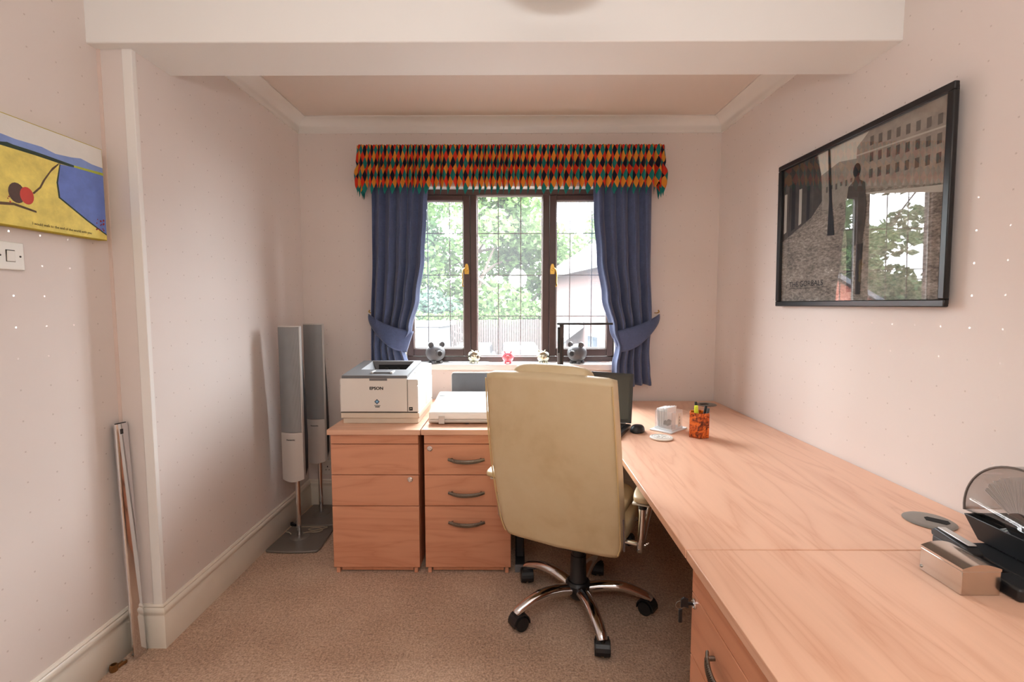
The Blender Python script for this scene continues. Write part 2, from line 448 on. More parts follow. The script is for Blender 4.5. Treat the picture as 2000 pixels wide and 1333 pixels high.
# ------------------------------------------------------------------ pedestals and desk
def arc_handle(w=.186):
    """bow handle, local: mounts at y=0, bows towards -y and sags in the middle"""
    bm = NB(); pts = []
    for k in range(21):
        s = k/20*2-1
        pts.append((s*w/2, -.010-.020*(1-s*s), .008*s*s-.004))
    tube(bm, pts, [.0075+.0035*(1-(k/10-1)**2) for k in range(21)], 10, flat=.55, upv=(0, 1, 0))
    for s in (-1, 1): cyl(bm, (s*w*.40, 0, .003), (s*w*.40, -.018, .003), .006, 10)
    for k in range(24):                          # ribbed grip
        s = (k-11.5)/24*1.5; x = s*w/2; y = -.010-.020*(1-s*s); z = .008*s*s-.004
        box(bm, x-.0009, x+.0009, y-.0070, y-.001, z-.0105, z+.0105)
    return bm
def lock(parent, x, y, z, key=False):
    bm = lathe(NB(), [(0, 0), (.0135, 0), (.0135, .004), (.011, .006), (.010, .006), (.009, .003), (.006, .003), (.006, .007), (0, .007)], 20, M=Matrix.Translation((x, y, z)) @ Matrix.Rotation(PI/2, 4, 'X'))
    box(bm, x-.001, x+.001, y-.0085, y-.006, z-.004, z+.004)
    l = obj('lock', bm, CHROME, parent, smooth=True, label='round chrome drawer lock')
    return l
def pedestal(name, label, loc, rotz, w, d, h, handles, locks, hx=0, zz=None, hzs=(.607, .432, .275), fz=.690):
    t = thing(name, label, 'drawers', loc, rotz, 'wooden drawer pedestals')
    k = h/.766; W2 = w/2
    obj('pedestal_top', BX(-W2, W2, 0, d, .7385*k, .766*k), WOODX if abs(rotz) < .1 else WOODX, t, bevel=.002)
    bm = NB(); i = W2-.013
    box(bm, -i, -i+.018, .035, d-.02, .030*k, .7383*k); box(bm, i-.018, i, .035, d-.02, .030*k, .7383*k)
    box(bm, -i+.018, i-.018, d-.04, d-.02, .030*k, .7383*k); box(bm, -i+.018, i-.018, .035, d-.04, .030*k, .048*k); box(bm, -i+.018, i-.018, .036, .05, .05*k, .7383*k)
    obj('carcass', bm, SIDE, t)
    obj('fascia', BX(-i, i, .014, .0345, fz*k, .7375*k), DRAW, t, bevel=.0015)
    zz = zz or [(.528, .6865), (.3635, .5245), (.033, .360)]
    for n, (z0, z1) in enumerate(zz):
        dr = obj('drawer_front', BX(-i, i, .014, .0345, z0*k, z1*k), DRAW, t, bevel=.0015)
        if handles:
            hz = hzs[n]*k
            hd = obj('handle', arc_handle(), PEWTER, dr, smooth=True, loc=(hx, .014, hz), label='ribbed pewter bow handle')
        for (ln, lx, lz) in locks:
            if ln == n: lock(dr, lx, .014, lz*k)
    for s in (-1, 1):
        x0 = s*(W2-.034)
        obj('foot', BX(x0-.009, x0+.009, .018, d-.03, .002, .030*k), DRAW, t, bevel=.001)
    obj('plinth', BX(-W2+.05, W2-.05, .03, .045, .010, .030*k), SIDE, t)
    return t
pedestal('drawer_pedestal', 'wooden drawer pedestal without handles, under the laser printer', (-.717, 2.408, 0), 0, .475, .81, .766, False, [(1, .181, .503)])
pedestal('drawer_pedestal', 'wooden three-drawer pedestal with bow handles, under the white scanner', (-.2405, 2.410, 0), 0, .470, .81, .766, True, [(0, -.193, .665)], hx=-.006)
P3 = pedestal('drawer_pedestal', 'wooden desk-end drawer pedestal with keys in its lock, nearest the camera', (.462, 1.018, 0), -PI/2, .476, .93, .742, True, [(0, -.202, .634)], zz=[(.478, .654), (.300, .474), (.033, .297)], hzs=(.575, .395, .20), fz=.657)
d1 = [c for c in P3.children if c.name.startswith('drawer_front')][0]
kz = .634*.742/.766
bm = NB(); box(bm, -.204, -.200, -.004, .007, kz-.004, kz+.004)
prism(bm, [(-.016, -.008), (-.004, -.012), (-.004, .012), (-.016, .018), (-.024, .012), (-.024, -.010)], -.2045, -.1995, tf=lambda p: Vector((p.z, p.x, kz+p.y)))
kk = obj('key', bm, BLACKP, d1, bevel=.001, label='key with black plastic bow in the lock')
bm = NB(); tube(bm, [(-.202, -.026+.011*math.cos(2*PI*k/20), kz-.004+.011*math.sin(2*PI*k/20)) for k in range(20)], .0009, 6, closed=True)
obj('key_ring', bm, STEEL, d1, smooth=True)
obj('spare_key', BX(-.2045, -.1995, -.029, -.019, kz-.052, kz-.014), BLACKP, d1, bevel=.002, label='second black key hanging from the ring')

DZ = .742
desk = thing('corner_desk', 'large wooden corner desk running along the back and right walls', 'desk')
inner = smooth_path([(.461, 2.02, 0), (.44, 2.12, 0), (.37, 2.25, 0), (.25, 2.36, 0), (.12, 2.42, 0), (.002, 2.44, 0)], 5)
pts = [(.002, 3.275), (.002, 2.44)][:1]+[(p.x, p.y) for p in reversed(inner)]+[(.461, 1.260), (XR(1.26)-.006, 1.260), (XR(3.275)-.006, 3.275)]
obj('desktop', prism(NB(), pts, DZ-.026, DZ), WOODY, desk, bevel=.002)
DARKL = mat('graphite_leg', (58, 58, 62), .45, .3)
bm = NB(); box(bm, .010, .050, 2.50, 2.57, .05, DZ-.026); box(bm, .005, .055, 2.44, 3.18, .004, .034); box(bm, .010, .050, 2.46, 3.1, DZ-.06, DZ-.026)
obj('leg', bm, DARKL, desk, bevel=.004, label='graphite metal cantilever leg')
obj('foot_cap', BX(.003, .057, 2.43, 2.445, .002, .040), mat('grey_cap', (120, 120, 124), .5), desk, bevel=.003)
bm = NB(); box(bm, 1.28, 1.32, 2.30, 2.36, .004, DZ-.026)
obj('leg', bm, DARKL, desk, bevel=.004)
def grommet(x, y, rot):
    bm = lathe(NB(), [(0, .0005), (.062, .0005), (.066, .002), (.062, .0045), (.045, .006), (0, .0062)], 40, c=(0, 0, DZ))
    g = obj('cable_grommet', bm, mat('grommet_grey', (142, 138, 132), .42, .55), desk, smooth=True, loc=(x, y, 0), rot=(0, 0, rot), label='grey round cable port')
    pts = [(-.036, -.016), (.012, -.020), (.020, -.010), (.016, .012), (-.030, .018), (-.040, .0)]
    obj('cable_slot', prism(NB(), pts, DZ+.0058, DZ+.0072), mat('hole_black', (14, 12, 11), .8), g, loc=(-.008, 0, 0))
grommet(1.262, 3.150, .3); grommet(1.262, 1.432, 2.5)

# ------------------------------------------------------------------ office chair
LEATH = bpy.data.materials.new('cream_leather'); LEATH.use_nodes = True; t = NT(LEATH)
v = t.coords(); a = t.noise(v, 3.2, 4, .6, .4); b2 = t.noise(v, 14, 4, .6)
cl = lin((203, 183, 146)); dk = lin((190, 167, 128)); hi = lin((210, 194, 160))
f = t.math('ADD', t.math('MULTIPLY', a, .7), t.math('MULTIPLY', b2, .3))
t.link(t.ramp(f, [(.32, dk), (.48, cl), (.75, hi)]), t.b.inputs['Base Color']); t.b.inputs['Roughness'].default_value = .46
t.bump(t.noise(v, 420, 2), .12, .001)
TH = R(26)
ch = thing('office_chair', 'cream leather swivel office chair with chrome base, back to the camera', 'chair', (.293, 2.135, 0), -TH)
def backf(zc):                                   # centre line (y, z) of the back and its half width and half depth, v 0..1
    pass
def bw(v): return .258+.008*math.sin(PI*v)-.004*v
def by(v): return -.205-.165*v-.020*math.sin(PI*v)
def bz(v): return .425+.700*v
bm = NB()
NU, NVV = 64, 40
def se(x, p): return math.copysign(abs(x)**p, x)
def bf(u, v):
    a = 2*PI*u; e = .13
    # end caps: shrink near both ends
    cap = .035
    k = 1.0
    s = v*(1+2*cap)-cap
    if s < 0: k = math.sqrt(max(0, 1-(s/-cap)**2)); vv = 0+s*.55
    elif s > 1: k = math.sqrt(max(0, 1-((s-1)/cap)**2)); vv = 1+(s-1)*.55
    else: vv = s
    vc = min(1, max(0, vv))
    w = bw(vc)*(1-.10*(1-k)); th = .047*k*(1-.1*vc)
    if vc < .10: w *= 1-.06*(1-vc/.10)**2
    x = w*se(math.cos(a), e); y = th*se(math.sin(a), .34)
    bow = .016*(1-(x/.28)**2)                    # gently dished panel
    zz = bz(vv)+.016*math.cos(x/.28*PI/2)*(vc-.35)
    return Vector((x, by(vc)+y-bow, zz))
grid(bm, bf, NU, NVV, wrap=True); bmesh.ops.remove_doubles(bm, verts=bm.verts, dist=1e-5)
bk = obj('backrest', bm, LEATH, ch, smooth=True, angle=180)
for s in (-1, 1):
    pts = []
    for k in range(26):
        v = .012+.972*k/25; w = bw(v)
        if v < .10: w *= 1-.06*(1-v/.10)**2
        x = s*w*.985; pts.append((x, by(v)-.0435*(1-.1*v)-.004, bz(v)+.016*math.cos(x/.28*PI/2)*(v-.35)))
    obj('piping', tube(NB(), pts, .0028, 6), mat('piping_leather', (204, 178, 128), .5), bk, smooth=True)
obj('zip', tube(NB(), [(bw(v)*1.001, by(v)-.012, bz(v)) for v in [.02+.016*k for k in range(14)]], .004, 6), mat('zip_grey', (128, 112, 112), .6), bk, smooth=True, label='grey zip on the side of the back')
# head pillow wrapping the top of the back
bm = NB(); rbox(bm, .315, .135, .135, .04, (0, 0, 0), e=4.2)
hp = obj('head_pillow', bm, LEATH, ch, smooth=True, angle=180, loc=(-.003, -.328, 1.103), rot=(R(-13), 0, 0))
bm = NB(); rbox(bm, .50, .50, .11, .05, (0, .03, .465), e=4.5); rbox(bm, .44, .44, .05, .02, (0, .035, .525), e=4)
obj('seat', bm, LEATH, ch, smooth=True, angle=180)
bm = NB(); box(bm, -.10, .10, -.14, .10, .385, .415); box(bm, -.045, .045, -.20, -.10, .375, .405)
obj('tilt_mechanism', bm, BLACKP, ch, bevel=.006)
bm = cyl(NB(), (.1, .02, .395), (.20, .0, .392), .006, 8); lathe(bm, [(0, 0), (.016, .002), (.026, .02), (.028, .05), (.02, .06), (0, .062)], 16, M=frame_to((.19, 0.0, .393), (.3, -.03, .380))[0])
obj('tension_knob', bm, BLACKP, ch, smooth=True)
for s in (-1, 1):
    g = [(.315*s, -.165, .618), (.315*s, -.170, .55), (.312*s, -.168, .47), (.305*s, -.150, .425), (.300*s, -.115, .412), (.300*s, -.06, .44), (.305*s, .02, .515), (.312*s, .085, .575), (.315*s, .125, .600), (.315*s, .16, .612)]
    arm = obj('arm_frame', tube(NB(), smooth_path(g, 6), .0145, 12), CHROME, ch, smooth=True, label='chrome armrest loop')
    bm = NB()
    for p in ((-.163, .575), (-.158, .45), (-.115, .435), (-.085, .425)): lathe(bm, [(0, 0), (.008, 0), (.007, .005), (0, .007)], 12, M=Matrix.Translation((s*.312+s*.012, p[0], p[1])) @ Matrix.Rotation(s*PI/2, 4, 'Y'))
    cyl(bm, (.300*s, -.10, .42), (.22*s, -.10, .42), .010, 10); cyl(bm, (.300*s, .0, .49), (.22*s, .02, .46), .010, 10)
    split('arm_bolt', bm, CHROME, arm, smooth=True)
    bm = NB()
    for yy in (-.165, .12): cyl(bm, (.315*s, yy, .600), (.315*s, yy, .622), .017, 12)
    split('arm_collar', bm, BLACKP, arm, smooth=True)
    bm = NB(); rbox(bm, .086, .38, .036, .01, ((.319 if s > 0 else -.334), -.030, .649), e=3.8)
    pad = obj('armrest_pad', bm, LEATH, ch, smooth=True, angle=180)
    obj('pad_plate', BX(.315*s-.033, .315*s+.033, -.205, .155, .6245, .6315), mat('pad_plate', (206, 198, 184), .4), pad, bevel=.002)
obj('gas_lift', lathe(NB(), [(0, .10), (.040, .10), (.040, .15), (.037, .155), (.035, .26), (.032, .262), (.030, .375), (0, .375)], 24), BLACKP, ch, smooth=True, angle=40)
obj('base_hub', lathe(NB(), [(0, .058), (.034, .058), (.040, .066), (.056, .10), (.058, .128), (.048, .140), (0, .140)], 28), BLACKP, ch, smooth=True, angle=40)
for k in range(5):
    a = R(280+26+72*k); ca, sa = math.cos(a), math.sin(a)
    prof = [(.050, .108), (.11, .121), (.18, .125), (.235, .116), (.285, .098), (.312, .086), (.322, .076)]
    pth = smooth_path([(r*ca, r*sa, z) for r, z in prof], 5)
    rad = [.0285-.008*(i/(len(pth)-1)) for i in range(len(pth))]
    lg = obj('base_leg', tube(NB(), pth, rad, 14, flat=.85), CHROME, ch, smooth=True, label='arched chrome base leg')
    bm = NB(); c = Vector((.322*ca, .322*sa, 0)); tng = a+PI/2+random.uniform(-.8, .8); ux = Vector((math.cos(tng), math.sin(tng), 0)); 
    wc = c+Vector((-ux.y, ux.x, 0))*.014+Vector((0, 0, .0355))
    for s in (-1, 1): cyl(bm, wc+ux*(s*.007), wc+ux*(s*.031), .0345, 22, r2=.030)
    cyl(bm, wc-ux*.009, wc+ux*.009, .025, 14)
    hood = []
    for s0, s1 in ((-.0285, .0285),):
        for i in range(11):
            th = R(-10+i*20)
            hood.append(th)
    fwd = Vector((-ux.y, ux.x, 0))
    for th0, th1 in zip(hood, hood[1:]):
        q = []
        for th, rr in ((th0, .0362), (th1, .0362), (th1, .041), (th0, .041)):
            q.append((fwd*(-rr*math.cos(th))+Vector((0, 0, rr*math.sin(th)))))
        A = [bm.verts.new(wc+p-ux*.027) for p in q]; B = [bm.verts.new(wc+p+ux*.027) for p in q]
        for i in range(4): bm.faces.new((A[i], A[(i+1) % 4], B[(i+1) % 4], B[i]))
        bm.faces.new(A[::-1]); bm.faces.new(B)
    cyl(bm, (c.x, c.y, .060), (c.x, c.y, .084), .011, 10)
    obj('caster', bm, BLACKP, lg, smooth=True, angle=40, label='black twin-wheel castor')

# ------------------------------------------------------------------ tower speakers
GRILL = bpy.data.materials.new('speaker_mesh'); GRILL.use_nodes = True; t = NT(GRILL)
v = t.coords('Object'); s = t.add('ShaderNodeSeparateXYZ'); t.link(v, s.inputs[0])
fx = t.math('ABSOLUTE', t.math('SUBTRACT', t.math('FRACT', t.math('MULTIPLY', s.outputs[0], 330)), .5)); fz = t.math('ABSOLUTE', t.math('SUBTRACT', t.math('FRACT', t.math('MULTIPLY', s.outputs[2], 330)), .5))
hole = t.math('LESS_THAN', t.math('ADD', t.math('MULTIPLY', fx, fx), t.math('MULTIPLY', fz, fz)), .10)
t.link(t.mix(hole, lin((160, 162, 164)), lin((46, 46, 48))), t.b.inputs['Base Color']); t.b.inputs['Roughness'].default_value = .45; t.b.inputs['Metallic'].default_value = .35
SILV = mat('silver_plastic', (198, 194, 190), .38, .35)
def speaker(label, x, y):
    t = thing('tower_speaker', label, 'speaker', (x, y, 0), 0, 'slim silver tower speakers')
    # base plate, its front edge bowed
    p = [(-.110, .155), (-.122, -.13)]+[(-.118+.29*k/8, -.148-.012*math.sin(PI*k/8)) for k in range(9)]+[(.180, -.11), (.165, .155)]
    b = obj('base_plate', prism(NB(), p, .002, .014), mat('base_grey', (128, 122, 116), .42, .45), t, bevel=.004)
    obj('base_boss', lathe(NB(), [(0, .0142), (.055, .0142), (.050, .018), (.024, .022), (0, .022)], 28, c=(0, .02, 0)), MATS['base_grey'], b, smooth=True)
    obj('pole', cyl(NB(), (0, .02, .020), (0, .02, .43), .0135, 20), CHROME, t, smooth=True, angle=60)
    def section(hw, y0, bul, n=14): return [(-hw+2*hw*k/n, y0-bul*math.sin(PI*k/n)) for k in range(n+1)]
    front = section(.062, -.030, .018)
    obj('driver_grille', prism(NB(), front+[(.058, -.012), (-.058, -.012)], .664, 1.272), GRILL, t, smooth=True, label='curved perforated silver grille')
    lo = section(.0625, -.031, .018)
    bm = NB(); a = []; 
    n = len(lo); ring = lo+[(.059, -.012), (-.059, -.012)]
    low = [bm.verts.new((px, py, .384-.012*math.sin(PI*min(1, max(0, (px+.0625)/.125))))) for px, py in ring]; up = [bm.verts.new((px, py, .662)) for px, py in ring]
    for i in range(len(ring)): bm.faces.new((low[i], low[(i+1) % len(ring)], up[(i+1) % len(ring)], up[i]))
    bm.faces.new(low[::-1]); bm.faces.new(up)
    c = obj('lower_cover', bm, SILV, t, smooth=True)
    obj('front_trim', BX(.0585, .0635, -.034, -.010, .384, 1.277), SILV, t, bevel=.001)
    obj('top_cap', prism(NB(), front+[(.060, -.010), (-.060, -.010)], 1.273, 1.279), SILV, t)
    # dark rear shell, deeper below
    bm = NB(); rows = []
    for z, dpt in ((.392, .020), (.43, .050), (.62, .060), (.85, .046), (1.05, .022), (1.20, .006), (1.272, .002)):
        rows.append([bm.verts.new((px, py, z)) for px, py in ((-.060, -.011), (-.054, dpt-.004), (-.04, dpt), (.04, dpt), (.054, dpt-.004), (.060, -.011))])
    for A, B in zip(rows, rows[1:]):
        for i in range(6): bm.faces.new((A[i], A[(i+1) % 6], B[(i+1) % 6], B[i]))
    bm.faces.new(rows[0][::-1]); bm.faces.new(rows[-1])
    obj('rear_shell', bm, BLACKM, t, smooth=True)
    text('Panasonic', .0125, mat('ink_black', (20, 20, 20), .5), c, (0, -.0500, .618), (R(90), 0, 0), bold=.0003)
    return t
speaker('slim silver tower speaker on a square base, nearer the camera', -1.288, 2.775)
speaker('slim silver tower speaker in the corner, beside the back wall socket', -1.288, 3.105)

# ------------------------------------------------------------------ printer, scanner, laptop
PRN = mat('printer_white', (224, 219, 212), .42); PRD = mat('printer_grey', (112, 112, 114), .6); PRB = mat('printer_beige', (214, 202, 184), .45)
INK = mat('ink_black', (20, 20, 20), .5)
pr = thing('laser_printer', 'white desktop laser printer with a grey top on the left pedestal', 'printer', (-.720, 2.535, .7665))
w, d = .208, .43                                  # half width, depth; local y=0 is the front
prof = [(0, .060), (0, .205), (d, .205), (d, .060)]
body = obj('body', prism(NB(), prof, -w, w, tf=lambda p: Vector((p.z, p.x, p.y))), PRN, pr, bevel=.005, seg=3)
def topz(y): return .2505+(y-.012)*(.0352/(d-.042))
bm = NB()                                         # upper case: a ring around the paper well
oc = [(-w, 0), (w, 0), (w, d), (-w, d)]; ic = [(-.150, .13), (.125, .13), (.125, .385), (-.150, .385)]
ot = [bm.verts.new((x, y, min(topz(y), .272) - (.012 if y == 0 else 0))) for x, y in oc]; it = [bm.verts.new((x, y, topz(y))) for x, y in ic]
ob = [bm.verts.new((x, y, .2055)) for x, y in oc]; ib = [bm.verts.new((x, y, .2055)) for x, y in ic]
for i in range(4):
    j = (i+1) % 4
    for P_, Q_ in ((ob, ot), (ot, it), (it, ib), (ib, ob)): bm.faces.new((P_[i], P_[j], Q_[j], Q_[i]))
obj('upper_case', bm, PRN, pr, bevel=.005, seg=3)
obj('paper_drawer', BX(-w+.002, w+.004, .001, d-.02, .028, .0592), PRB, pr, bevel=.004)
obj('plinth', BX(-w+.012, w-.002, .008, d-.03, .0, .0275), PRB, pr, bevel=.002)
obj('front_door', BX(-w+.006, .150, -.004, .0, .066, .244), PRN, pr, bevel=.002)
obj('door_gap', BX(-w+.004, w-.004, -.0012, .0005, .0600, .0645), mat('gap_dark', (62, 58, 56), .7), pr)
obj('door_gap', BX(.1505, .1525, -.0008, .0005, .066, .24), MATS['gap_dark'], pr)
obj('front_strip', BX(.154, w-.005, -.003, .0, .066, .2385), PRN, pr, bevel=.002)
obj('door_latch', BX(-.048, .046, -.0062, -.0035, .232, .2435), PRD, pr, bevel=.001)
# grey top cover with the paper output well
bm = NB(); x0, x1, y0, y1 = -w+.010, w-.058, .006, d-.035
wx0, wx1, wy0, wy1 = -.140, .112, .15, .375
N = 3
def quad(bm, pts, mi=0): bm.faces.new([bm.verts.new(p) for p in pts]).material_index = mi
lift = .008
Zt = lambda y: topz(y)+lift
out4 = [(x0, y0), (x1, y0), (x1, y1), (x0, y1)]; in4 = [(wx0, wy0), (wx1, wy0), (wx1, wy1), (wx0, wy1)]
O = [bm.verts.new((x, y, Zt(y))) for x, y in out4]; I = [bm.verts.new((x, y, Zt(y))) for x, y in in4]; B = [bm.verts.new((x, y, topz(y)-.008)) for x, y in out4]
Dp = [bm.verts.new((wx0+.03, wy0+.03, Zt(wy0)-.030)), bm.verts.new((wx1-.005, wy0+.03, Zt(wy0)-.030)), bm.verts.new((wx1-.005, wy1-.004, Zt(wy1)-.060)), bm.verts.new((wx0+.03, wy1-.004, Zt(wy1)-.060))]
for i in range(4):
    j = (i+1) % 4
    bm.faces.new((O[i], O[j], I[j], I[i])); bm.faces.new((B[i], B[j], O[j], O[i])); bm.faces.new((I[i], I[j], Dp[j], Dp[i]))
bm.faces.new(Dp)
tc = obj('top_cover', bm, PRD, pr)
obj('output_slot', BX(wx0+.04, wx1-.012, wy1-.012, wy1-.006, topz(wy1)-.040, topz(wy1)-.012), mat('slot_black', (18, 17, 17), .7), tc)
bm = NB()
for x in (-.05, .02): cyl(bm, (x-.008, wy1-.018, topz(wy1)-.036), (x+.008, wy1-.018, topz(wy1)-.036), .008, 12)
split('roller', bm, BLACKP, tc, smooth=True)
obj('paper_stop', BX(-.05, .055, .055, .105, Zt(.07)-.002, Zt(.10)+.003), PRD, tc, bevel=.002)
bm = NB()
for x in (-.056, .050): box(bm, x, x+.012, .045, .108, Zt(.07)-.002, Zt(.10)+.006)
split('stop_rib', bm, mat('pale_grey', (206, 206, 204), .4), tc, bevel=.002)
bm = NB()
for k in range(4): box(bm, w-.045+.0, w-.030, .10+.03*k, .118+.03*k, topz(.1+.03*k)+.0005, topz(.1+.03*k)+.0045)
split('control_button', bm, mat('pale_grey', (206, 206, 204), .4), pr, bevel=.0015)
bm = NB()
for r in range(13):
    for c in range(2): box(bm, w-.0005, w+.0007, .13+.014*c, .138+.014*c, .150+.0075*r, .154+.0075*r)
vt = obj('vent', bm, MATS['pale_grey'], pr); vt['kind'] = 'stuff'
obj('side_panel', BX(w-.001, w+.002, .23, d-.01, .064, .20), PRN, pr, bevel=.001)
text('EPSON', .0215, INK, pr, (-.012, -.0044, .184), (R(90), 0, 0), bold=.0008, sx=1.12)
text('AcuLaser', .0085, INK, pr, (-.008, -.0044, .0965), (R(90), 0, 0), bold=.0002)
text('M2000', .0085, INK, pr, (-.008, -.0044, .0885), (R(90), 0, 0), bold=.0003)
bm = NB(); prism(bm, [(-.014, 0), (0, -.014), (.014, 0), (0, .014)], 0, .0008, 0, lambda p: Vector((-.010+p.x, -.0042-p.z, .1195+p.y)))
prism(bm, [(-.009, .001), (0, -.008), (.004, -.004), (.009, .001), (0, .008)], .0008, .0012, 1, lambda p: Vector((-.010+p.x, -.0042-p.z, .1195+p.y)))
obj('logo', bm, [mat('logo_navy', (28, 52, 84), .4), mat('logo_blue', (128, 180, 216), .4)], pr, label='small blue diamond emblem')
bm = NB(); box(bm, .160, .179, -.0042, -.0031, .072, .0905); 
bm2 = [(.163, .0775), (.167, .083), (.171, .080), (.177, .0855), (.171, .0825), (.167, .0855)]
prism(bm, bm2, 0, .0006, 1, lambda p: Vector((p.x, -.0042-p.z, p.y)))
obj('energy_sticker', bm, [INK, PRN], pr, label='small square black sticker')

sc = thing('flatbed_scanner', 'white flatbed scanner on the right-hand pedestal, behind the chair', 'scanner', (-.232, 2.52, .7665))
SCW = mat('scanner_white', (240, 240, 238), .35); SCG = mat('scanner_grey', (205, 200, 194), .45)
prof = [(.004, .006), (0, .016), (0, .026), (.40, .070), (.40, .006)]
obj('body', prism(NB(), prof, -.225, .225, tf=lambda p: Vector((p.z, p.x, p.y))), SCG, sc, bevel=.006)
prof = [(-.002, .0265), (-.002, .062), (.012, .070), (.36, .108), (.40, .104), (.40, .0705)]
ld = obj('lid', prism(NB(), prof, -.222, .222, tf=lambda p: Vector((p.z, p.x, p.y))), SCW, sc, bevel=.007, seg=3)
bm = NB()
for x in (-.16, -.02, .12, .2): box(bm, x-.008, x+.008, .01, .03, 0, .0062)
split('rubber_foot', bm, BLACKP, sc)
obj('latch', BX(-.170, -.138, -.0045, -.0015, .004, .045), SCG, sc, bevel=.001)
M = Matrix.Translation((-.190, .29, .1012)) @ Matrix.Rotation(math.atan2(.038, .348), 4, 'X')
obj('status_button', BX(-.018, .018, -.010, .010, 0, .0025, M=M), mat('grey_button', (150, 150, 150), .5), ld)
M = Matrix.Translation((-.03, .055, .0757)) @ Matrix.Rotation(math.atan2(.038, .348), 4, 'X')
obj('badge', BX(-.045, .045, -.002, .002, 0, .0006, M=M), MATS['grey_button'], ld)
pn = thing('rear_panel', 'dark grey panel with silver rim standing behind the white scanner', 'panel', (-.250, 3.02, .7665))
bm = NB()
def rrect(w, h, r, n=5):
    o = []
    for cx, cy, a0 in ((w-r, h-r, 0), (-w+r, h-r, 90), (-w+r, -h+r, 180), (w-r, -h+r, 270)):
        for k in range(n+1):
            a = R(a0+90*k/n); o.append((cx+r*math.cos(a), cy+r*math.sin(a)))
    return o
obj('rim', prism(NB(), rrect(.150, .104, .018), 0, .016, tf=lambda p: Vector((p.x, p.z, p.y+.104))), SILV, pn, bevel=.003)
obj('panel_face', prism(NB(), rrect(.145, .099, .014), -.002, .0, tf=lambda p: Vector((p.x, p.z, p.y+.104))), mat('panel_grey', (86, 88, 92), .5, noise=(40, .05)), pn)

# laptop
LP = R(-26)
lt = thing('laptop', 'open black laptop behind the office chair with a dark screen', 'laptop', (.512, 2.315, DZ+.0005), LP)
LW, LD = .405, .255                               # local: right-front corner at origin, x to the left is negative, y to the hinge
obj('base', BX(-LW, 0, 0, LD, .002, .021), BLACKP, lt, bevel=.004)
bm = NB()
for r in range(6):
    for c in range(17):
        x = -LW+.022+c*.0214; y = .095+r*.0215
        box(bm, x, x+.0175, y, y+.0175, .0211, .0232)
kb = obj('keyboard', bm, BLACKM, lt); kb['kind'] = 'stuff'; kb['label'] = 'rows of black keys'
obj('touchpad', BX(-.25, -.15, .018, .078, .0211, .0217), BLACKM, lt)
ML = Matrix.Translation((0, LD-.004, .022)) @ Matrix.Rotation(R(-8), 4, 'X')
sn = obj('screen_lid', BX(-LW, 0, -.002, .008, .002, .268, M=ML), mat('laptop_bezel', (40, 40, 42), .35), lt, bevel=.003)
obj('display', BX(-LW+.016, -.016, -.0034, -.0022, .022, .255, M=ML), mat('screen_glass', (58, 58, 56), .22), sn)
obj('hinge', cyl(NB(), (-.09, LD-.006, .022), (-.03, LD-.006, .022), .006, 12), mat('hinge_grey', (120, 120, 120), .4, .5), lt, smooth=True)

mo = thing('computer_mouse', 'black wireless mouse beside the laptop', 'mouse', (.640, 2.470, DZ+.0005), R(-35))
bm = NB()
def mf(u, v):
    a = 2*PI*u; b = v*PI/2
    rr = math.cos(b)**.55 if v < 1 else 0
    return Vector((.034*rr*math.cos(a)*(1-.12*math.sin(a)), .054*rr*math.sin(a), .004+.034*math.sin(b)*(1-.18*math.sin(a)*rr)))
grid(bm, mf, 32, 12, wrap=True); bmesh.ops.remove_doubles(bm, verts=bm.verts, dist=1e-5)
obj('shell', bm, BLACKP, mo, smooth=True, angle=180)
obj('base', lathe(NB(), [(0, .0), (.03, .0), (.033, .004), (0, .0042)], 24), BLACKM, mo).scale = (1, 1.55, 1)
obj('scroll_wheel', cyl(NB(), (-.003, -.03, .030), (.003, -.03, .030), .008, 14), mat('hinge_grey', (120, 120, 120), .4), mo, smooth=True)

co = thing('coaster', 'round white embossed coaster on the desk in front of the note box', 'coaster', (.722, 2.340, DZ+.0005))
STONE = mat('white_stone', (226, 222, 214), .6, noise=(60, .05))
d0 = obj('disc', lathe(NB(), [(0, 0), (.050, 0), (.055, .003), (.055, .008), (.051, .010), (0, .010)], 44), STONE, co, smooth=True, angle=40)
bm = NB()
for r in (.045, .034): tube(bm, [(r*math.cos(2*PI*k/40), r*math.sin(2*PI*k/40), .0102) for k in range(40)], .0012, 6, closed=True)
for k in range(7):
    a = 2*PI*k/7; tube(bm, smooth_path([(.008*math.cos(a), .008*math.sin(a), .0102), (.018*math.cos(a+.4), .018*math.sin(a+.4), .0106), (.028*math.cos(a), .028*math.sin(a), .0102)], 4), .0013, 5)
obj('embossed_ring', bm, mat('stone_shade', (196, 192, 186), .6), d0, smooth=True)

ACR = bpy.data.materials.new('clear_acrylic'); ACR.use_nodes = True; t = NT(ACR)
for n in list(t.n):
    if n.type != 'OUTPUT_MATERIAL': t.n.remove(n)
o_ = [n for n in t.n if n.type == 'OUTPUT_MATERIAL'][0]
tr = t.add('ShaderNodeBsdfTransparent'); df = t.add('ShaderNodeBsdfDiffuse'); gl = t.add('ShaderNodeBsdfGlossy'); gl.inputs['Roughness'].default_value = .05
df.inputs[0].default_value = (.9, .9, .92, 1); m1 = t.add('ShaderNodeMixShader'); m1.inputs[0].default_value = .16; m2 = t.add('ShaderNodeMixShader')
t.link(schlick(t, .04), m2.inputs[0])
t.link(tr.outputs[0], m1.inputs[1]); t.link(df.outputs[0], m1.inputs[2]); t.link(m1.outputs[0], m2.inputs[1]); t.link(gl.outputs[0], m2.inputs[2]); t.link(m2.outputs[0], o_.inputs[0])
nb = thing('note_box', 'clear acrylic note box of white papers on the desk', 'box', (.815, 2.520, DZ+.0005), R(44))
PAP = mat('paper_white', (240, 240, 240), .7)
obj('base', BX(-.086, .086, -.062, .062, 0, .007), mat('frosted_base', (226, 230, 232), .35), nb, bevel=.002)
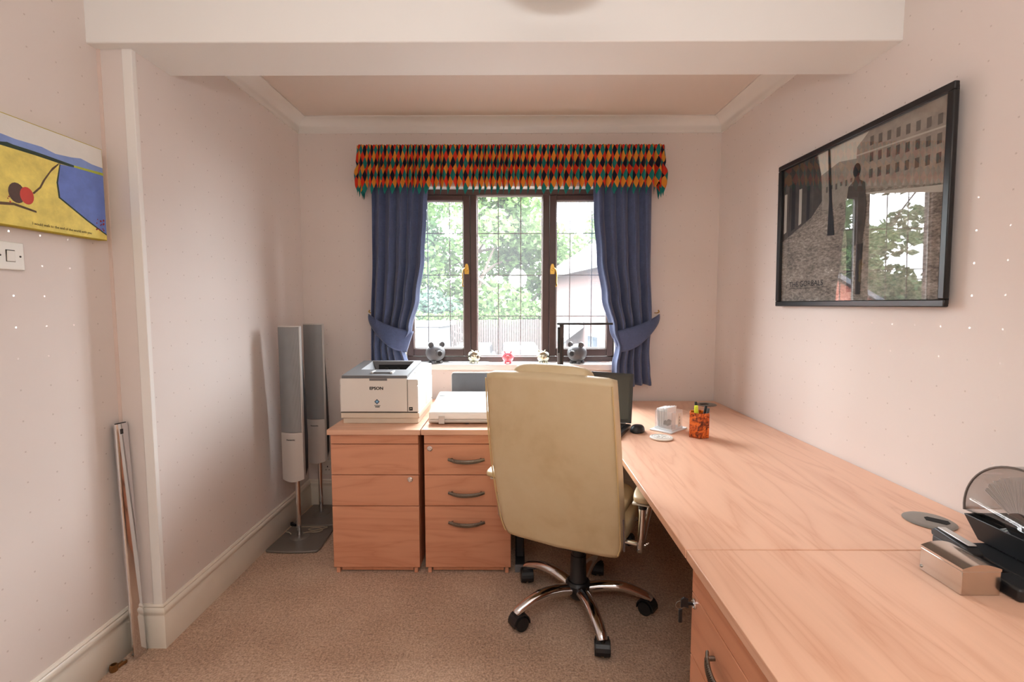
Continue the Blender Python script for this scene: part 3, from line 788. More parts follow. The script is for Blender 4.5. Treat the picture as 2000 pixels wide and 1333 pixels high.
obj('base_step', BX(-.058, .058, -.050, .050, .0072, .016), MATS['frosted_base'], nb, bevel=.001)
for x0, x1, y0, y1 in ((-.056, -.053, -.048, .048), (-.056, .056, .045, .048), (.053, .056, -.048, .048), (-.056, -.016, -.048, -.045)):
    obj('acrylic_wall', BX(x0, x1, y0, y1, .0162, .104), ACR, nb)
bm = NB()
for k in range(9):
    M = Matrix.Translation((.004, .040-.006*k, .018)) @ Matrix.Rotation(R(-4+k*.9), 4, 'X') @ Matrix.Rotation(R(random.uniform(-2, 2)), 4, 'Z')
    box(bm, -.045, .045, -.0012, .0012, 0, .098+random.uniform(-.004, .006), M=M)
split('paper_sheet', bm, PAP, nb)
gs = NB(); rnd = random.Random(3)
bmesh.ops.create_icosphere(gs, subdivisions=1, radius=.023)
for v_ in gs.verts: v_.co *= rnd.uniform(.8, 1.1)
tag(obj('rough_stone', gs, mat('dark_stone', (70, 62, 60), .5, noise=(60, .5)), loc=(.800, 2.497, DZ+.042)), 'small dark rough stone inside the acrylic note box', 'stone')
cd = obj('printed_card', BX(.020, .050, -.044, -.041, .018, .088), mat('card_cream', (228, 216, 204), .6), nb)
bm = NB()
for k in range(3): box(bm, .030, .0335, -.0448, -.0441, .030+.016*k, .040+.016*k)
split('print', bm, INK, cd)

TORT = bpy.data.materials.new('tortoiseshell'); TORT.use_nodes = True; t = NT(TORT); v = t.coords()
n = t.noise(v, 38, 4, .65, 1.2)
t.link(t.ramp(n, [(.36, lin((74, 34, 18))), (.47, lin((168, 72, 26))), (.6, lin((226, 112, 40))), (.8, lin((240, 150, 70)))]), t.b.inputs['Base Color']); t.b.inputs['Roughness'].default_value = .15
pc = thing('pen_cup', 'orange tortoiseshell hexagonal pen cup on the desk', 'pen cup', (.922, 2.382, DZ+.0005))
hexo = [(.053*math.cos(R(60*k+12)), .053*math.sin(R(60*k+12))) for k in range(6)]; hexi = [(x*.86, y*.86) for x, y in hexo]
bm = NB(); a0 = [bm.verts.new((x, y, 0)) for x, y in hexo]; a1 = [bm.verts.new((x, y, .125)) for x, y in hexo]; b1 = [bm.verts.new((x, y, .125)) for x, y in hexi]; b0 = [bm.verts.new((x, y, .006)) for x, y in hexi]
for i in range(6):
    j = (i+1) % 6
    bm.faces.new((a0[i], a0[j], a1[j], a1[i])); bm.faces.new((a1[i], a1[j], b1[j], b1[i])); bm.faces.new((b1[i], b1[j], b0[j], b0[i]))
bm.faces.new(a0[::-1]); bm.faces.new(b0)
obj('cup', bm, TORT, pc, bevel=.002)
def pen(name, label, cat, dx, dy, lean, h, m, capm, r=.007):
    o = thing(name, label, cat, (.922+dx, 2.382+dy, DZ+.0085)); top = Vector((lean[0], lean[1], h))
    obj('barrel', cyl(NB(), (0, 0, 0), top*.72, r, 12), m, o, smooth=True, angle=60)
    obj('cap', cyl(NB(), top*.72, top, r*1.12, 12, r2=r*.9), capm, o, smooth=True, angle=60)
YEL = mat('highlighter_yellow', (214, 226, 60), .4)
pen('highlighter', 'yellow highlighter standing in the tortoiseshell pen cup', 'highlighter', -.014, -.01, (-.008, -.004), .150, BLACKP, YEL, .010)
pen('pen', 'tallest black pen in the pen cup, behind the highlighter', 'pen', -.004, .012, (-.006, .012), .162, BLACKP, BLACKP)
pen('pen', 'black pen leaning right in the tortoiseshell pen cup', 'pen', .014, .0, (.020, .004), .146, BLACKP, BLACKM)
pen('pen', 'short grey pen at the right rim of the pen cup', 'pen', .018, -.016, (.018, -.006), .138, BLACKM, mat('pen_grey', (70, 72, 76), .4))

# desk lamp
lp = thing('desk_lamp', 'slim black folding desk lamp below the window', 'lamp', (.285, 2.98, DZ+.0005))
obj('lamp_base', prism(NB(), rrect(.085, .060, .015), 0, .018), BLACKP, lp, bevel=.003)
obj('post', BX(-.006, .018, -.012, .012, .018, .538), mat('lamp_brown', (58, 46, 42), .4), lp, bevel=.002)
obj('post_channel', BX(-.0195, -.0065, -.010, .010, .018, .520), BLACKP, lp, bevel=.002)
obj('slide_grip', BX(.000, .008, -.0175, -.0125, .10, .45), BLACKP, lp, bevel=.003)
obj('lower_sleeve', BX(-.0200, -.0062, -.0125, -.0105, .10, .36), mat('lamp_grey', (112, 112, 116), .4, .3), lp)
obj('lamp_arm', BX(-.024, .318, -.022, .022, .534, .546), BLACKP, lp, bevel=.003)
obj('arm_edge', BX(-.024, .318, -.0235, -.0225, .546, .5475), mat('lamp_grey', (112, 112, 116), .4), lp)
obj('hinge', cyl(NB(), (0, -.016, .528), (0, .016, .528), .008, 12), BLACKP, lp, smooth=True)

# ------------------------------------------------------------------ right foreground: rotary card file, chrome box
BRZ = mat('polished_box_metal', (206, 196, 186), .16, 1, noise=(9, .05))
cb = thing('card_box', 'polished metal box with arched lid on the desk, beside the card file', 'box', (1.011, 1.054, DZ+.0005))
obj('body', BX(0, .088, 0, .112, 0, .056), BRZ, cb, bevel=.0012)
arch = [(0, .0562)]+[(.088*k/10, .0562+.006+.010*math.sin(PI*k/10)) for k in range(11)]+[(.088, .0562)]
obj('lid', prism(NB(), arch, -.001, .113, tf=lambda p: Vector((p.x, p.z, p.y))), BRZ, cb, smooth=True, angle=30)
obj('rivet', lathe(NB(), [(0, 0), (.004, 0), (.003, .002), (0, .003)], 12, M=Matrix.Translation((0, .107, .010)) @ Matrix.Rotation(-PI/2, 4, 'Y')), STEEL, cb, smooth=True)

SMOKE = bpy.data.materials.new('smoked_plastic'); SMOKE.use_nodes = True; t = NT(SMOKE)
for n in list(t.n):
    if n.type != 'OUTPUT_MATERIAL': t.n.remove(n)
o_ = [n for n in t.n if n.type == 'OUTPUT_MATERIAL'][0]
tr = t.add('ShaderNodeBsdfTransparent'); tr.inputs[0].default_value = (.86, .845, .835, 1); gl = t.add('ShaderNodeBsdfGlossy'); gl.inputs['Roughness'].default_value = .04
m2 = t.add('ShaderNodeMixShader'); t.link(schlick(t, .06), m2.inputs[0])
t.link(tr.outputs[0], m2.inputs[1]); t.link(gl.outputs[0], m2.inputs[2]); t.link(m2.outputs[0], o_.inputs[0])
rf = thing('rotary_card_file', 'black rotary card file under a smoked dome cover, at the right wall', 'card file', (1.318, 1.15, DZ+.0005))
bm = NB(); r0 = [(-.075, -.10), (.075, -.10), (.075, .11), (-.075, .11)]; r1 = [(-.095, -.125), (.092, -.125), (.092, .135), (-.095, .135)]
A = [bm.verts.new((x, y, .028)) for x, y in r0]; Bv = [bm.verts.new((x, y, .092)) for x, y in r1]; Ci = [bm.verts.new((x*.95, y*.95, .092)) for x, y in r1]; Di = [bm.verts.new((x*.95, y*.95, .036)) for x, y in r0]
for i in range(4):
    j = (i+1) % 4
    for P, Q in ((A, Bv), (Bv, Ci), (Ci, Di)): bm.faces.new((P[i], P[j], Q[j], Q[i]))
bm.faces.new(A[::-1]); bm.faces.new(Di)
obj('tray', bm, BLACKP, rf, bevel=.003)
obj('stand', BX(-.145, .085, -.125, .10, 0, .027), BLACKP, rf, bevel=.006)
obj('stand_foot', BX(-.205, -.146, -.125, -.05, .0, .030), BLACKP, rf, bevel=.006)
# dome: cylinder shell along x, closed sides
bm = NB(); Rr = .138; cz = .118; ang = [R(-8+i*196/30) for i in range(31)]
Lr = [bm.verts.new((-.086, .005+Rr*math.cos(a), cz+Rr*math.sin(a))) for a in ang]; Rt = [bm.verts.new((.086, .005+Rr*math.cos(a), cz+Rr*math.sin(a))) for a in ang]
for i in range(30): bm.faces.new((Lr[i], Lr[i+1], Rt[i+1], Rt[i]))
bm.faces.new(Lr[::-1]); bm.faces.new(Rt)
obj('dome_cover', bm, SMOKE, rf, smooth=True, angle=30, solid=.0025, label='smoked see-through dome')
obj('dome_rim', tube(NB(), [(-.0865, .005+Rr*math.cos(a), cz+Rr*math.sin(a)) for a in ang], .003, 6), mat('smoke_edge', (96, 88, 82), .3), rf, smooth=True)
bm = NB(); bm2 = NB()
for k in range(90):
    a = R(-60+300*k/90+random.uniform(-1.5, 1.5)); M = Matrix.Translation((0, .01, cz-.005)) @ Matrix.Rotation(a, 4, 'X')
    box(bm, -.072, .072, -.0006, .0006, .030, .112+random.uniform(-.004, .004), M=M)
cs = obj('index_cards', bm, mat('card_white', (226, 224, 222), .7), rf); cs['kind'] = 'stuff'; cs['label'] = 'wheel of white index cards'
for k, a in enumerate((20, 66, 110, 150)):
    M = Matrix.Translation((0, .01, cz-.005)) @ Matrix.Rotation(R(a), 4, 'X'); box(bm2, -.076, .06, -.0012, .0012, .030, .118, M=M)
split('index_divider', bm2, mat('divider_grey', (90, 92, 104), .6), rf)
obj('spindle', cyl(NB(), (-.08, .01, cz-.005), (.08, .01, cz-.005), .030, 20), BLACKP, rf, smooth=True, angle=40)
st = thing('stapler', 'low black stapler with silver top, between metal box and card file', 'stapler', (1.134, 1.205, DZ+.0005), R(-6))
obj('base', BX(-.018, .018, -.065, .065, 0, .020), BLACKP, st, bevel=.004)
obj('magazine', BX(-.014, .014, -.062, .060, .0205, .040), BLACKP, st, bevel=.003)
obj('top_arm', prism(NB(), [(-.063, .0405), (.060, .0405), (.063, .052), (.050, .064), (-.050, .060), (-.063, .050)], -.017, .017, tf=lambda p: Vector((p.z, p.x, p.y))), BLACKP, st, bevel=.003)
obj('silver_strip', BX(-.010, .010, -.050, .050, .0622, .0665), SILV, st, bevel=.002)
tag(obj('blue_card', BX(1.103, 1.135, 1.078, 1.105, DZ+.0003, DZ+.002), mat('card_blue', (58, 106, 196), .6)), 'blue card tucked under the card file stand', 'card')

# ------------------------------------------------------------------ curtains and valance
BLUE = bpy.data.materials.new('navy_curtain_cloth'); BLUE.use_nodes = True; t = NT(BLUE); v = t.coords()
n = t.noise(v, 90, 3, .6); fl = t.noise(v, 26, 2, .5)
c0 = lin((80, 92, 126))
t.link(t.ramp(t.math('ADD', t.math('MULTIPLY', n, .6), t.math('MULTIPLY', fl, .4)), [(.3, tuple(x*.8 for x in c0)), (.6, c0), (.8, tuple(x*1.25 for x in c0))]), t.b.inputs['Base Color'])
t.b.inputs['Roughness'].default_value = .85; t.b.inputs['Specular IOR Level'].default_value = .15; t.b.inputs['Sheen Weight'].default_value = .25
t.bump(t.noise(v, 700, 2), .2, .001)
def interp(tab, z):
    for (z0, a), (z1, b) in zip(tab, tab[1:]):
        if z0 >= z >= z1: 
            k = (z0-z)/(z0-z1); k = k*k*(3-2*k); return a+(b-a)*k
    return tab[0][1] if z > tab[0][0] else tab[-1][1]
def curtain(label, sgn, outer, inner, ph):
    t = thing('curtain', label, 'curtain', (sgn*.75, 3.19, .84), 0, 'navy curtains either side of the window')
    ox = t.location; rr = random.Random(5+sgn); NF = 5
    jit = [rr.uniform(-.25, .25) for _ in range(NF*2+2)]
    def f(u, v):
        z = 2.20-(2.20-.85)*v
        xo, xi = interp(outer, z), interp(inner, z)
        tight = interp([(2.2, .55), (1.9, .6), (1.30, 1.0), (1.18, .62), (1.0, .85), (.85, 1.0)], z)
        x = xo+(xi-xo)*(u+.010*math.sin(2*PI*NF*u*2+ph))
        i = int(u*NF*2); w = u*NF*2-i; j = jit[i]*(1-w)+jit[min(i+1, NF*2)]*w
        y = 3.178+.034*tight*math.sin(2*PI*NF*u+ph+j*2.2)+.006*math.sin(9*u+5*v)
        lift = 0 if v < 1 else 0
        zz = z+(.02*math.sin(u*3+1)*max(0, (v-.9)/.1) if sgn > 0 else .01*math.sin(4*u)*max(0, (v-.9)/.1))
        return Vector((x, y, zz))-ox
    bm = NB(); grid(bm, f, 150, 60)
    drape = obj('drape', bm, BLUE, t, smooth=True, angle=180, solid=.003)
    # tie-back: crescent band from the hook to the inner edge
    def up(u): return 1.338-.115*u-.012*math.sin(PI*u)
    def lo(u): return 1.300-.215*u**.75-.034*math.sin(PI*u)
    xo, xi = .955*sgn, .640*sgn
    if sgn < 0: xo, xi = -.965, -.672
    def g(u, v):
        k = u
        zt, zb = up(k), lo(k)
        z = zt+(zb-zt)*v
        x = xo+(xi-xo)*k+(-(xi-xo)*.16*v*k**2)
        bul = math.sin(PI*min(1, max(0, k*.94+.03)))**.45
        return Vector((x, 3.235-.105*bul-.006*math.sin(PI*v), z))-ox
    bm = NB(); grid(bm, g, 40, 10)
    obj('tieback', bm, BLUE, t, smooth=True, angle=180, solid=.008, label='navy crescent tieback')
    hk = NB(); tube(hk, smooth_path([(xo+sgn*.0, 3.298, 1.345), (xo, 3.25, 1.345), (xo+sgn*.006, 3.225, 1.352), (xo, 3.225, 1.365)], 5), .004, 8)
    h = obj('tieback_hook', hk, BRASS, t, smooth=True, label='brass tieback hook'); h.location = -ox
    return t
curtain('navy curtain tied back on the left, behind the laser printer', -1,
        [(2.2, -.925), (1.7, -.930), (1.32, -.945), (1.0, -.948), (.85, -.948)],
        [(2.2, -.560), (2.0, -.572), (1.7, -.590), (1.45, -.625), (1.24, -.678), (1.12, -.735), (1.0, -.705), (.85, -.700)], .4)
curtain('navy curtain tied back on the right, behind the laptop', 1,
        [(2.2, .890), (1.7, .895), (1.32, .910), (1.1, .895), (.95, .905), (.85, .915)],
        [(2.2, .512), (2.0, .517), (1.7, .540), (1.45, .578), (1.24, .632), (1.12, .672), (1.0, .652), (.85, .655)], 1.3)

HARL = bpy.data.materials.new('harlequin_print'); HARL.use_nodes = True; t = NT(HARL)
uv = t.add('ShaderNodeUVMap'); s = t.add('ShaderNodeSeparateXYZ'); t.link(uv.outputs[0], s.inputs[0])
a = t.math('ADD', s.outputs[1], s.outputs[0]); b = t.math('SUBTRACT', s.outputs[1], s.outputs[0])
ia = t.math('FLOORED_MODULO', t.math('FLOOR', a), 2); ib = t.math('FLOORED_MODULO', t.math('FLOOR', b), 2)
teal, red, org, navy = lin((34, 138, 130)), lin((230, 66, 44)), lin((240, 166, 64)), lin((34, 36, 54))
col = t.mix(ia, t.mix(ib, teal, red), t.mix(ib, org, navy))
wv = t.noise(t.coords('Object'), 300, 2)
t.link(col, t.b.inputs['Base Color']); t.b.inputs['Roughness'].default_value = .65; t.b.inputs['Specular IOR Level'].default_value = .25
t.bump(wv, .15, .001)
tlv = t.add('ShaderNodeBsdfTranslucent'); t.link(col, tlv.inputs[0]); mxv = t.add('ShaderNodeMixShader'); mxv.inputs[0].default_value = .34
ov = [q for q in t.n if q.type == 'OUTPUT_MATERIAL'][0]; t.link(t.b.outputs[0], mxv.inputs[1]); t.link(tlv.outputs[0], mxv.inputs[2]); t.link(mxv.outputs[0], ov.inputs[0])
va = thing('valance', 'harlequin diamond-print gathered valance with pointed hem over the window', 'valance', (-.03, 3.29, 2.09))
VX0, VX1, VY, NT_ = -.985, .935, 3.115, 50
rv = random.Random(11); wd = [rv.uniform(.72, 1.3) for _ in range(NT_)]; wd = [x/sum(wd) for x in wd]; cum = [0]
for x in wd: cum.append(cum[-1]+x)
SUBD = 12; ztop, ztip, hd = 2.402, 2.093, .079
ph_ = [rv.uniform(-.6, .6) for _ in range(NT_+1)]; amp_ = [rv.uniform(.7, 1.3) for _ in range(NT_+1)]
LEN = (VX1-VX0)+2*.17
def vpos(l):
    if l < .17: return Vector((VX0, 3.285-l, 0)), Vector((-1, 0, 0))
    if l > LEN-.17: return Vector((VX1, 3.285-(LEN-l), 0)), Vector((1, 0, 0))
    return Vector((VX0+l-.17, VY, 0)), Vector((0, -1, 0))
def vf(u, v):
    c = u*NT_; i = min(NT_-1, int(c)); w = c-i
    s_ = abs(w-.5)*2                              # 0 at the tip, 1 at the notch
    zb = ztip+hd*s_
    z = zb+(ztop-zb)*v
    k = (z-ztip)/(ztop-ztip)                      # 0 bottom, 1 top
    l = (cum[i]+(cum[i+1]-cum[i])*w)*LEN
    base, n = vpos(l); tang = Vector((n.y, -n.x, 0))*-1
    lowamp = .006+.009*math.sin(PI*min(1, k*1.1))
    fold = lowamp*math.sin(2*PI*(c+.2)+ph_[i]*(1-w)+ph_[i+1]*w)*(amp_[i]*(1-w)+amp_[i+1]*w)
    pleat = .005*max(0, (k-.5)*2)*math.sin(2*PI*c*3.0+ph_[i])
    pinch = -.010*math.exp(-((k-.60)/.05)**2)+(.006*math.exp(-((k-.45)/.12)**2))
    sh = .006*math.sin(2*PI*c+1.5+2*ph_[i])*(1-k*.6)
    flare = .020*(1-k)
    top = .002*math.sin(2*PI*c*3)*(1 if v > .98 else 0)
    return base+n*(fold+pleat+pinch+flare)+tang*sh+Vector((0, 0, z+top))-Vector(va.location)
def vuv(u, v):
    c = u*NT_; i = min(NT_-1, int(c)); w = c-i
    s_ = abs(w-.5)*2; zb = ztip+hd*s_; z = zb+(ztop-zb)*v
    return ((c-.5)*2, (z-ztip)/hd+.0005)
bm = NB(); grid(bm, vf, NT_*SUBD, 26, uvf=vuv)
obj('gathered_cloth', bm, HARL, va, smooth=True, angle=180, solid=.0015)
obj('valance_board', BX(-.98-va.location.x, .93-va.location.x, 3.14-va.location.y, 3.296-va.location.y, 2.385-va.location.z, 2.397-va.location.z), mat('board_pine', (206, 176, 132), .6), va)

# ------------------------------------------------------------------ piggy banks on the sill
def pig(name, label, loc, rz, r, m, dark, earstyle):
    t = thing(name, label, 'piggy bank', loc, rz, 'piggy banks on the window sill'); bz_ = r*1.08
    bm = NB(); bmesh.ops.create_uvsphere(bm, u_segments=36, v_segments=20, radius=r)
    for v_ in bm.verts: v_.co = Vector((v_.co.x, v_.co.y*1.08, v_.co.z*.93+bz_))
    body = obj('body', bm, m, t, smooth=True, angle=180)
    M = Matrix.Translation((0, -r*.93, bz_-.02*r)) @ Matrix.Rotation(PI/2, 4, 'X')
    sn = obj('snout', lathe(NB(), [(0, 0), (r*.34, 0), (r*.34, r*.26), (r*.31, r*.30), (r*.25, r*.31), (r*.24, r*.28), (0, r*.28)], 22, M=M), m, t, smooth=True, angle=50)
    bm = NB()
    for s_ in (-1, 1): lathe(bm, [(0, 0), (r*.05, 0), (0, r*.02)], 8, M=M @ Matrix.Translation((s_*r*.10, 0, r*.285)))
    split('nostril', bm, dark, sn)
    obj('snout_disc', lathe(NB(), [(0, r*.281), (r*.22, r*.281), (r*.21, r*.287), (0, r*.288)], 20, M=M), dark, sn) if earstyle == 'round' else None
    for s_ in (-1, 1):
        if earstyle == 'round':
            Me = Matrix.Translation((s_*r*.60, -r*.30, bz_+r*.86)) @ Matrix.Rotation(s_*R(28), 4, 'Y') @ Matrix.Rotation(R(80), 4, 'X')
            e = obj('ear', lathe(NB(), [(0, -r*.05), (r*.25, -r*.05), (r*.31, r*.02), (r*.28, r*.11), (r*.22, r*.11), (r*.19, r*.05), (0, r*.04)], 20, M=Me), m, t, smooth=True, angle=60)
        else:
            Me = Matrix.Translation((s_*r*.42, -r*.40, bz_+r*.68)) @ Matrix.Rotation(s_*R(34), 4, 'Y') @ Matrix.Rotation(R(12), 4, 'X')
            e = obj('ear', lathe(NB(), [(0, -r*.05), (r*.17, 0), (r*.15, r*.2), (r*.07, r*.38), (0, r*.45)], 14, M=Me), m, t, smooth=True, angle=60)
        for yy in (-.42, .42):
            obj('foot', lathe(NB(), [(0, .0003), (r*.17, .0003), (r*.19, r*.06), (r*.17, r*.30), (0, r*.34)], 14, c=(s_*r*.42, yy*r, 0)), m, t, smooth=True, angle=50)
    obj('tail', tube(NB(), [(r*.05*math.sin(k*.9), r*(1.04+.02*k), bz_+r*.1+r*.05*math.cos(k*.9)) for k in range(9)], r*.035, 6), m, t, smooth=True)
    bm = NB()
    for s_ in (-1, 1): bmesh.ops.create_uvsphere(bm, u_segments=10, v_segments=8, radius=r*.055, matrix=Matrix.Translation((s_*r*.32, -r*.93, bz_+r*.32)))
    split('eye', bm, dark, t, smooth=True, angle=180)
    return t
GREYP = mat('charcoal_ceramic', (96, 96, 98), .42); SILVP = mat('mirror_silver', (214, 212, 190), .07, 1); PINKP = mat('pink_ceramic', (232, 118, 130), .22, coat=.5)
DARKE = mat('dark_detail', (24, 20, 20), .4)
Z0 = .9985
pig('piggy_bank', 'large charcoal piggy bank with round ears behind the laser printer', (-.545, 3.312, Z0), R(30), .066, GREYP, DARKE, 'round')
pig('piggy_bank', 'small mirrored piggy bank between the left charcoal pig and the pink pig', (-.278, 3.305, Z0), R(34), .044, SILVP, DARKE, 'pointed')
pig('piggy_bank', 'small shiny pink piggy bank in the middle of the sill', (-.045, 3.300, Z0), R(0), .042, PINKP, DARKE, 'pointed')
pig('piggy_bank', 'small mirrored piggy bank beside the desk lamp post', (.197, 3.305, Z0), R(-34), .044, SILVP, DARKE, 'pointed')
pig('piggy_bank', 'large charcoal piggy bank with round ears under the lamp arm', (.430, 3.312, Z0), R(-33), .066, GREYP, DARKE, 'round')

# ------------------------------------------------------------------ framed poster on the right wall
PW, PH = .965, .708
ym = 2.535
pf = thing('framed_poster', 'black framed black-and-white street poster behind glass on the right wall', 'picture', (XR(ym)-.004, ym, 1.392), math.atan2(-1, .026))
LEAN = Matrix.Rotation(R(.9), 4, 'X')             # top hangs a little off the wall
FB = mat('black_frame', (22, 22, 24), .3)
def LN(v): return LEAN @ v
for nm, x0, x1, z0, z1 in (('frame_rail', 0, PW, 0, .026), ('frame_rail', 0, PW, PH-.026, PH), ('frame_stile', 0, .026, .026, PH-.026), ('frame_stile', PW-.026, PW, .026, PH-.026)):
    bm = NB(); box(bm, x0, x1, -.030, -.012, z0, z1, M=LEAN)
    obj(nm, bm, FB, pf, bevel=.004)
def gray(n, c, **k): return mat(n, c, .75, **k)
PM = [gray('print_street', (126, 120, 112)), gray('print_sky', (206, 202, 190)), gray('print_dark_shops', (66, 60, 54), noise=(14, .5)), gray('print_far_terrace', (146, 140, 130), noise=(30, .2)),
      gray('print_tenement', (146, 138, 128), noise=(22, .25)), gray('print_ink', (22, 21, 20)), gray('print_window', (92, 86, 80)), gray('print_pale', (182, 178, 168))]
m0 = PM[0]; t = NT(m0); v = t.coords('Object', (1, 1, 2.6)); n1 = t.noise(v, 46, 5, .7); n2 = t.noise(v, 7, 3)
t.link(t.ramp(t.math('ADD', t.math('MULTIPLY', n1, .7), t.math('MULTIPLY', n2, .3)), [(.34, lin((70, 64, 58))), (.50, lin((134, 126, 116))), (.62, lin((168, 160, 150))), (.70, lin((236, 232, 224)))]), t.b.inputs['Base Color'])
bm = NB(); lay = [0]
def poly(pts, mi):
    lay[0] += 1; y = -.0132-.00004*lay[0]
    bm.faces.new([bm.verts.new(LN(Vector((x, y, z)))) for x, z in pts]).material_index = mi
poly([(.02, .02), (PW-.02, .02), (PW-.02, PH-.02), (.02, PH-.02)], 0)
T = PH-.02; E_ = PW-.02
poly([(.285, T), (.60, T), (.53, .64), (.53, .59), (.43, .585), (.315, .58)], 1)
poly([(.02, T), (.275, T), (.312, .594), (.327, .473), (.251, .41), (.02, .325)], 2)
poly([(.315, .585), (.428, .612), (.529, .596), (.60, .49), (.406, .425), (.327, .43)], 3)
poly([(.53, .64), (.603, T), (E_, T), (E_, .40), (.58, .465), (.529, .59)], 4)
for k in range(4):                                # shop doorways on the dark side
    x = .035+.06*k; poly([(x, .365+.012*k), (x+.022, .372+.012*k), (x+.022, .56), (x, .56)], 5 if k % 2 else 7) if k != 1 else poly([(x, .37), (x+.03, .38), (x+.03, .60), (x, .60)], 5)
for r_ in range(3):
    for k in range(8):
        x = .60+.042*k; z = .50+.062*r_-(k*.004); hgt = .034
        if z+hgt < T and x+.02 < E_: poly([(x, z), (x+.018, z), (x+.018, z+hgt), (x, z+hgt)], 6)
for k in range(6): poly([(.35+.03*k, .50+.008*(k % 2)), (.362+.03*k, .50+.008*(k % 2)), (.362+.03*k, .525), (.35+.03*k, .525)], 6)
poly([(.53, .61), (E_, .585), (E_, .579), (.53, .604)], 7)
poly([(.56, .452), (E_, .395), (E_, .37), (.60, .44)], 7)
poly([(.356, T), (.369, T), (.392, .459), (.414, .308), (.368, .311), (.373, .464)], 5)
# a plain dark standing silhouette, seen from behind
hd_ = [(.535+.021*math.cos(2*PI*k/14), .548+.029*math.sin(2*PI*k/14)) for k in range(14)]
poly(hd_, 5)
poly([(.524, .525), (.546, .525), (.552, .508), (.580, .492), (.594, .40), (.588, .33), (.576, .25), (.494, .25), (.482, .33), (.476, .40), (.490, .492), (.518, .508)], 2)
poly([(.490, .252), (.530, .252), (.528, .06), (.500, .06)], 5); poly([(.545, .252), (.582, .252), (.575, .05), (.548, .05)], 5)
poly([(.094, .0865), (.368, .0885), (.368, .0872), (.094, .0852)], 5)
pp = obj('poster_print', bm, PM, pf, label='grey street photograph')
tx = text('THE GORBALS', .036, PM[5], pp, (.094, -.0160, .0955), (R(90-.9), 0, R(0)), align='LEFT', sx=1.10, ext=.0001)
PG = bpy.data.materials.new('picture_glass'); PG.use_nodes = True; t = NT(PG)
for n in list(t.n):
    if n.type != 'OUTPUT_MATERIAL': t.n.remove(n)
o_ = [n for n in t.n if n.type == 'OUTPUT_MATERIAL'][0]
tr = t.add('ShaderNodeBsdfTransparent'); gl = t.add('ShaderNodeBsdfGlossy'); gl.inputs['Roughness'].default_value = .012
m2 = t.add('ShaderNodeMixShader'); t.link(schlick(t, .10), m2.inputs[0]); t.link(tr.outputs[0], m2.inputs[1]); t.link(gl.outputs[0], m2.inputs[2]); t.link(m2.outputs[0], o_.inputs[0])
bm = NB(); bm.faces.new([bm.verts.new(LN(Vector(p))) for p in ((.022, -.0195, .022), (PW-.022, -.0195, .022), (PW-.022, -.0195, PH-.022), (.022, -.0195, PH-.022))])
obj('glazing', bm, PG, pf, True, label='reflecting picture glass')
obj('backing_board', box(NB(), .01, PW-.01, -.0125, -.004, .01, PH-.01, M=LEAN), BLACKM, pf)

# ------------------------------------------------------------------ canvas on the near left wall
cvs = thing('canvas_painting', 'unframed canvas of yellow and blue fields above the light switch', 'painting', (XN+.001, 1.0, 1.640), PI/2)
# local x runs along +Y, local y points into the room's far side (-X), so -y is the painted face
CW = .838; CH = .336
obj('canvas', BX(0, CW, -.034, -.001, 0, CH), mat('canvas_edge', (190, 168, 40), .7, noise=(12, .15)), cvs, bevel=.002)
def paint(n, c, a=.12, sc=16): return mat(n, c, .6, noise=(sc, a), bump=(120, .3, .002))
CM = [paint('paint_yellow', (236, 218, 116), .2, 22), paint('paint_sky', (226, 224, 218), .03), paint('paint_hills', (132, 156, 212), .12), paint('paint_hedge', (42, 62, 48), .3), paint('paint_lime', (176, 186, 60), .25, 60),
      paint('paint_blue', (104, 128, 202), .15, 20), paint('paint_path', (92, 72, 48), .2), paint('paint_brown', (86, 66, 60)), paint('paint_red', (206, 74, 62)), paint('paint_poppy', (150, 52, 58))]
bm = NB(); lay2 = [0]
def cpoly(pts, mi):
    lay2[0] += 1
    bm.faces.new([bm.verts.new(((y-1.0), -.0345-.00003*lay2[0], z-1.640)) for y, z in pts]).material_index = mi
y0_, y1_ = 1.003, 1.835; z1_ = 1.973
cpoly([(y0_, 1.643), (y1_, 1.643), (y1_, z1_), (y0_, z1_)], 0)
cpoly([(y0_, 1.878), (y1_, 1.882), (y1_, z1_), (y0_, z1_)], 1)
cpoly([(y0_, 1.925), (1.15, 1.935), (1.32, 1.922), (1.476, 1.911), (1.519, 1.908), (1.603, 1.911), (1.65, 1.903), (1.709, 1.909), (1.745, 1.916), (1.79, 1.908), (y1_, 1.907), (y1_, 1.882), (1.664, 1.879), (y0_, 1.876)], 2)
cpoly([(y0_, 1.890), (1.2, 1.893), (1.474, 1.886), (1.494, 1.891), (1.511, 1.889), (1.578, 1.889), (1.617, 1.888), (1.665, 1.886), (1.716, 1.884), (1.716, 1.876), (1.664, 1.875), (1.578, 1.877), (y0_, 1.874)], 3)
cpoly([(1.716, 1.884), (y1_, 1.889), (y1_, 1.877), (1.716, 1.876)], 4)
cpoly([(1.662, 1.873), (1.716, 1.877), (y1_, 1.879), (y1_, 1.660), (1.757, 1.701), (1.652, 1.76), (1.648, 1.809)], 5)
for dx, ww in ((0, .003),): cpoly([(1.662, 1.875), (1.665, 1.873), (1.652, 1.809), (1.656, 1.762), (1.759, 1.703), (y1_, 1.664), (y1_, 1.659), (1.756, 1.698), (1.650, 1.759), (1.646, 1.809)], 3)
cpoly([(1.561, 1.755), (1.586, 1.78), (1.599, 1.804), (1.634, 1.853), (1.662, 1.878), (1.657, 1.868), (1.629, 1.838), (1.607, 1.806), (1.591, 1.777), (1.566, 1.752)], 6)
cpoly([(1.512+.026*math.cos(2*PI*k/18), 1.744+.031*math.sin(2*PI*k/18)) for k in range(18)], 7)
cpoly([(1.543+.022*math.cos(2*PI*k/18), 1.742+.027*math.sin(2*PI*k/18)) for k in range(18)], 8)
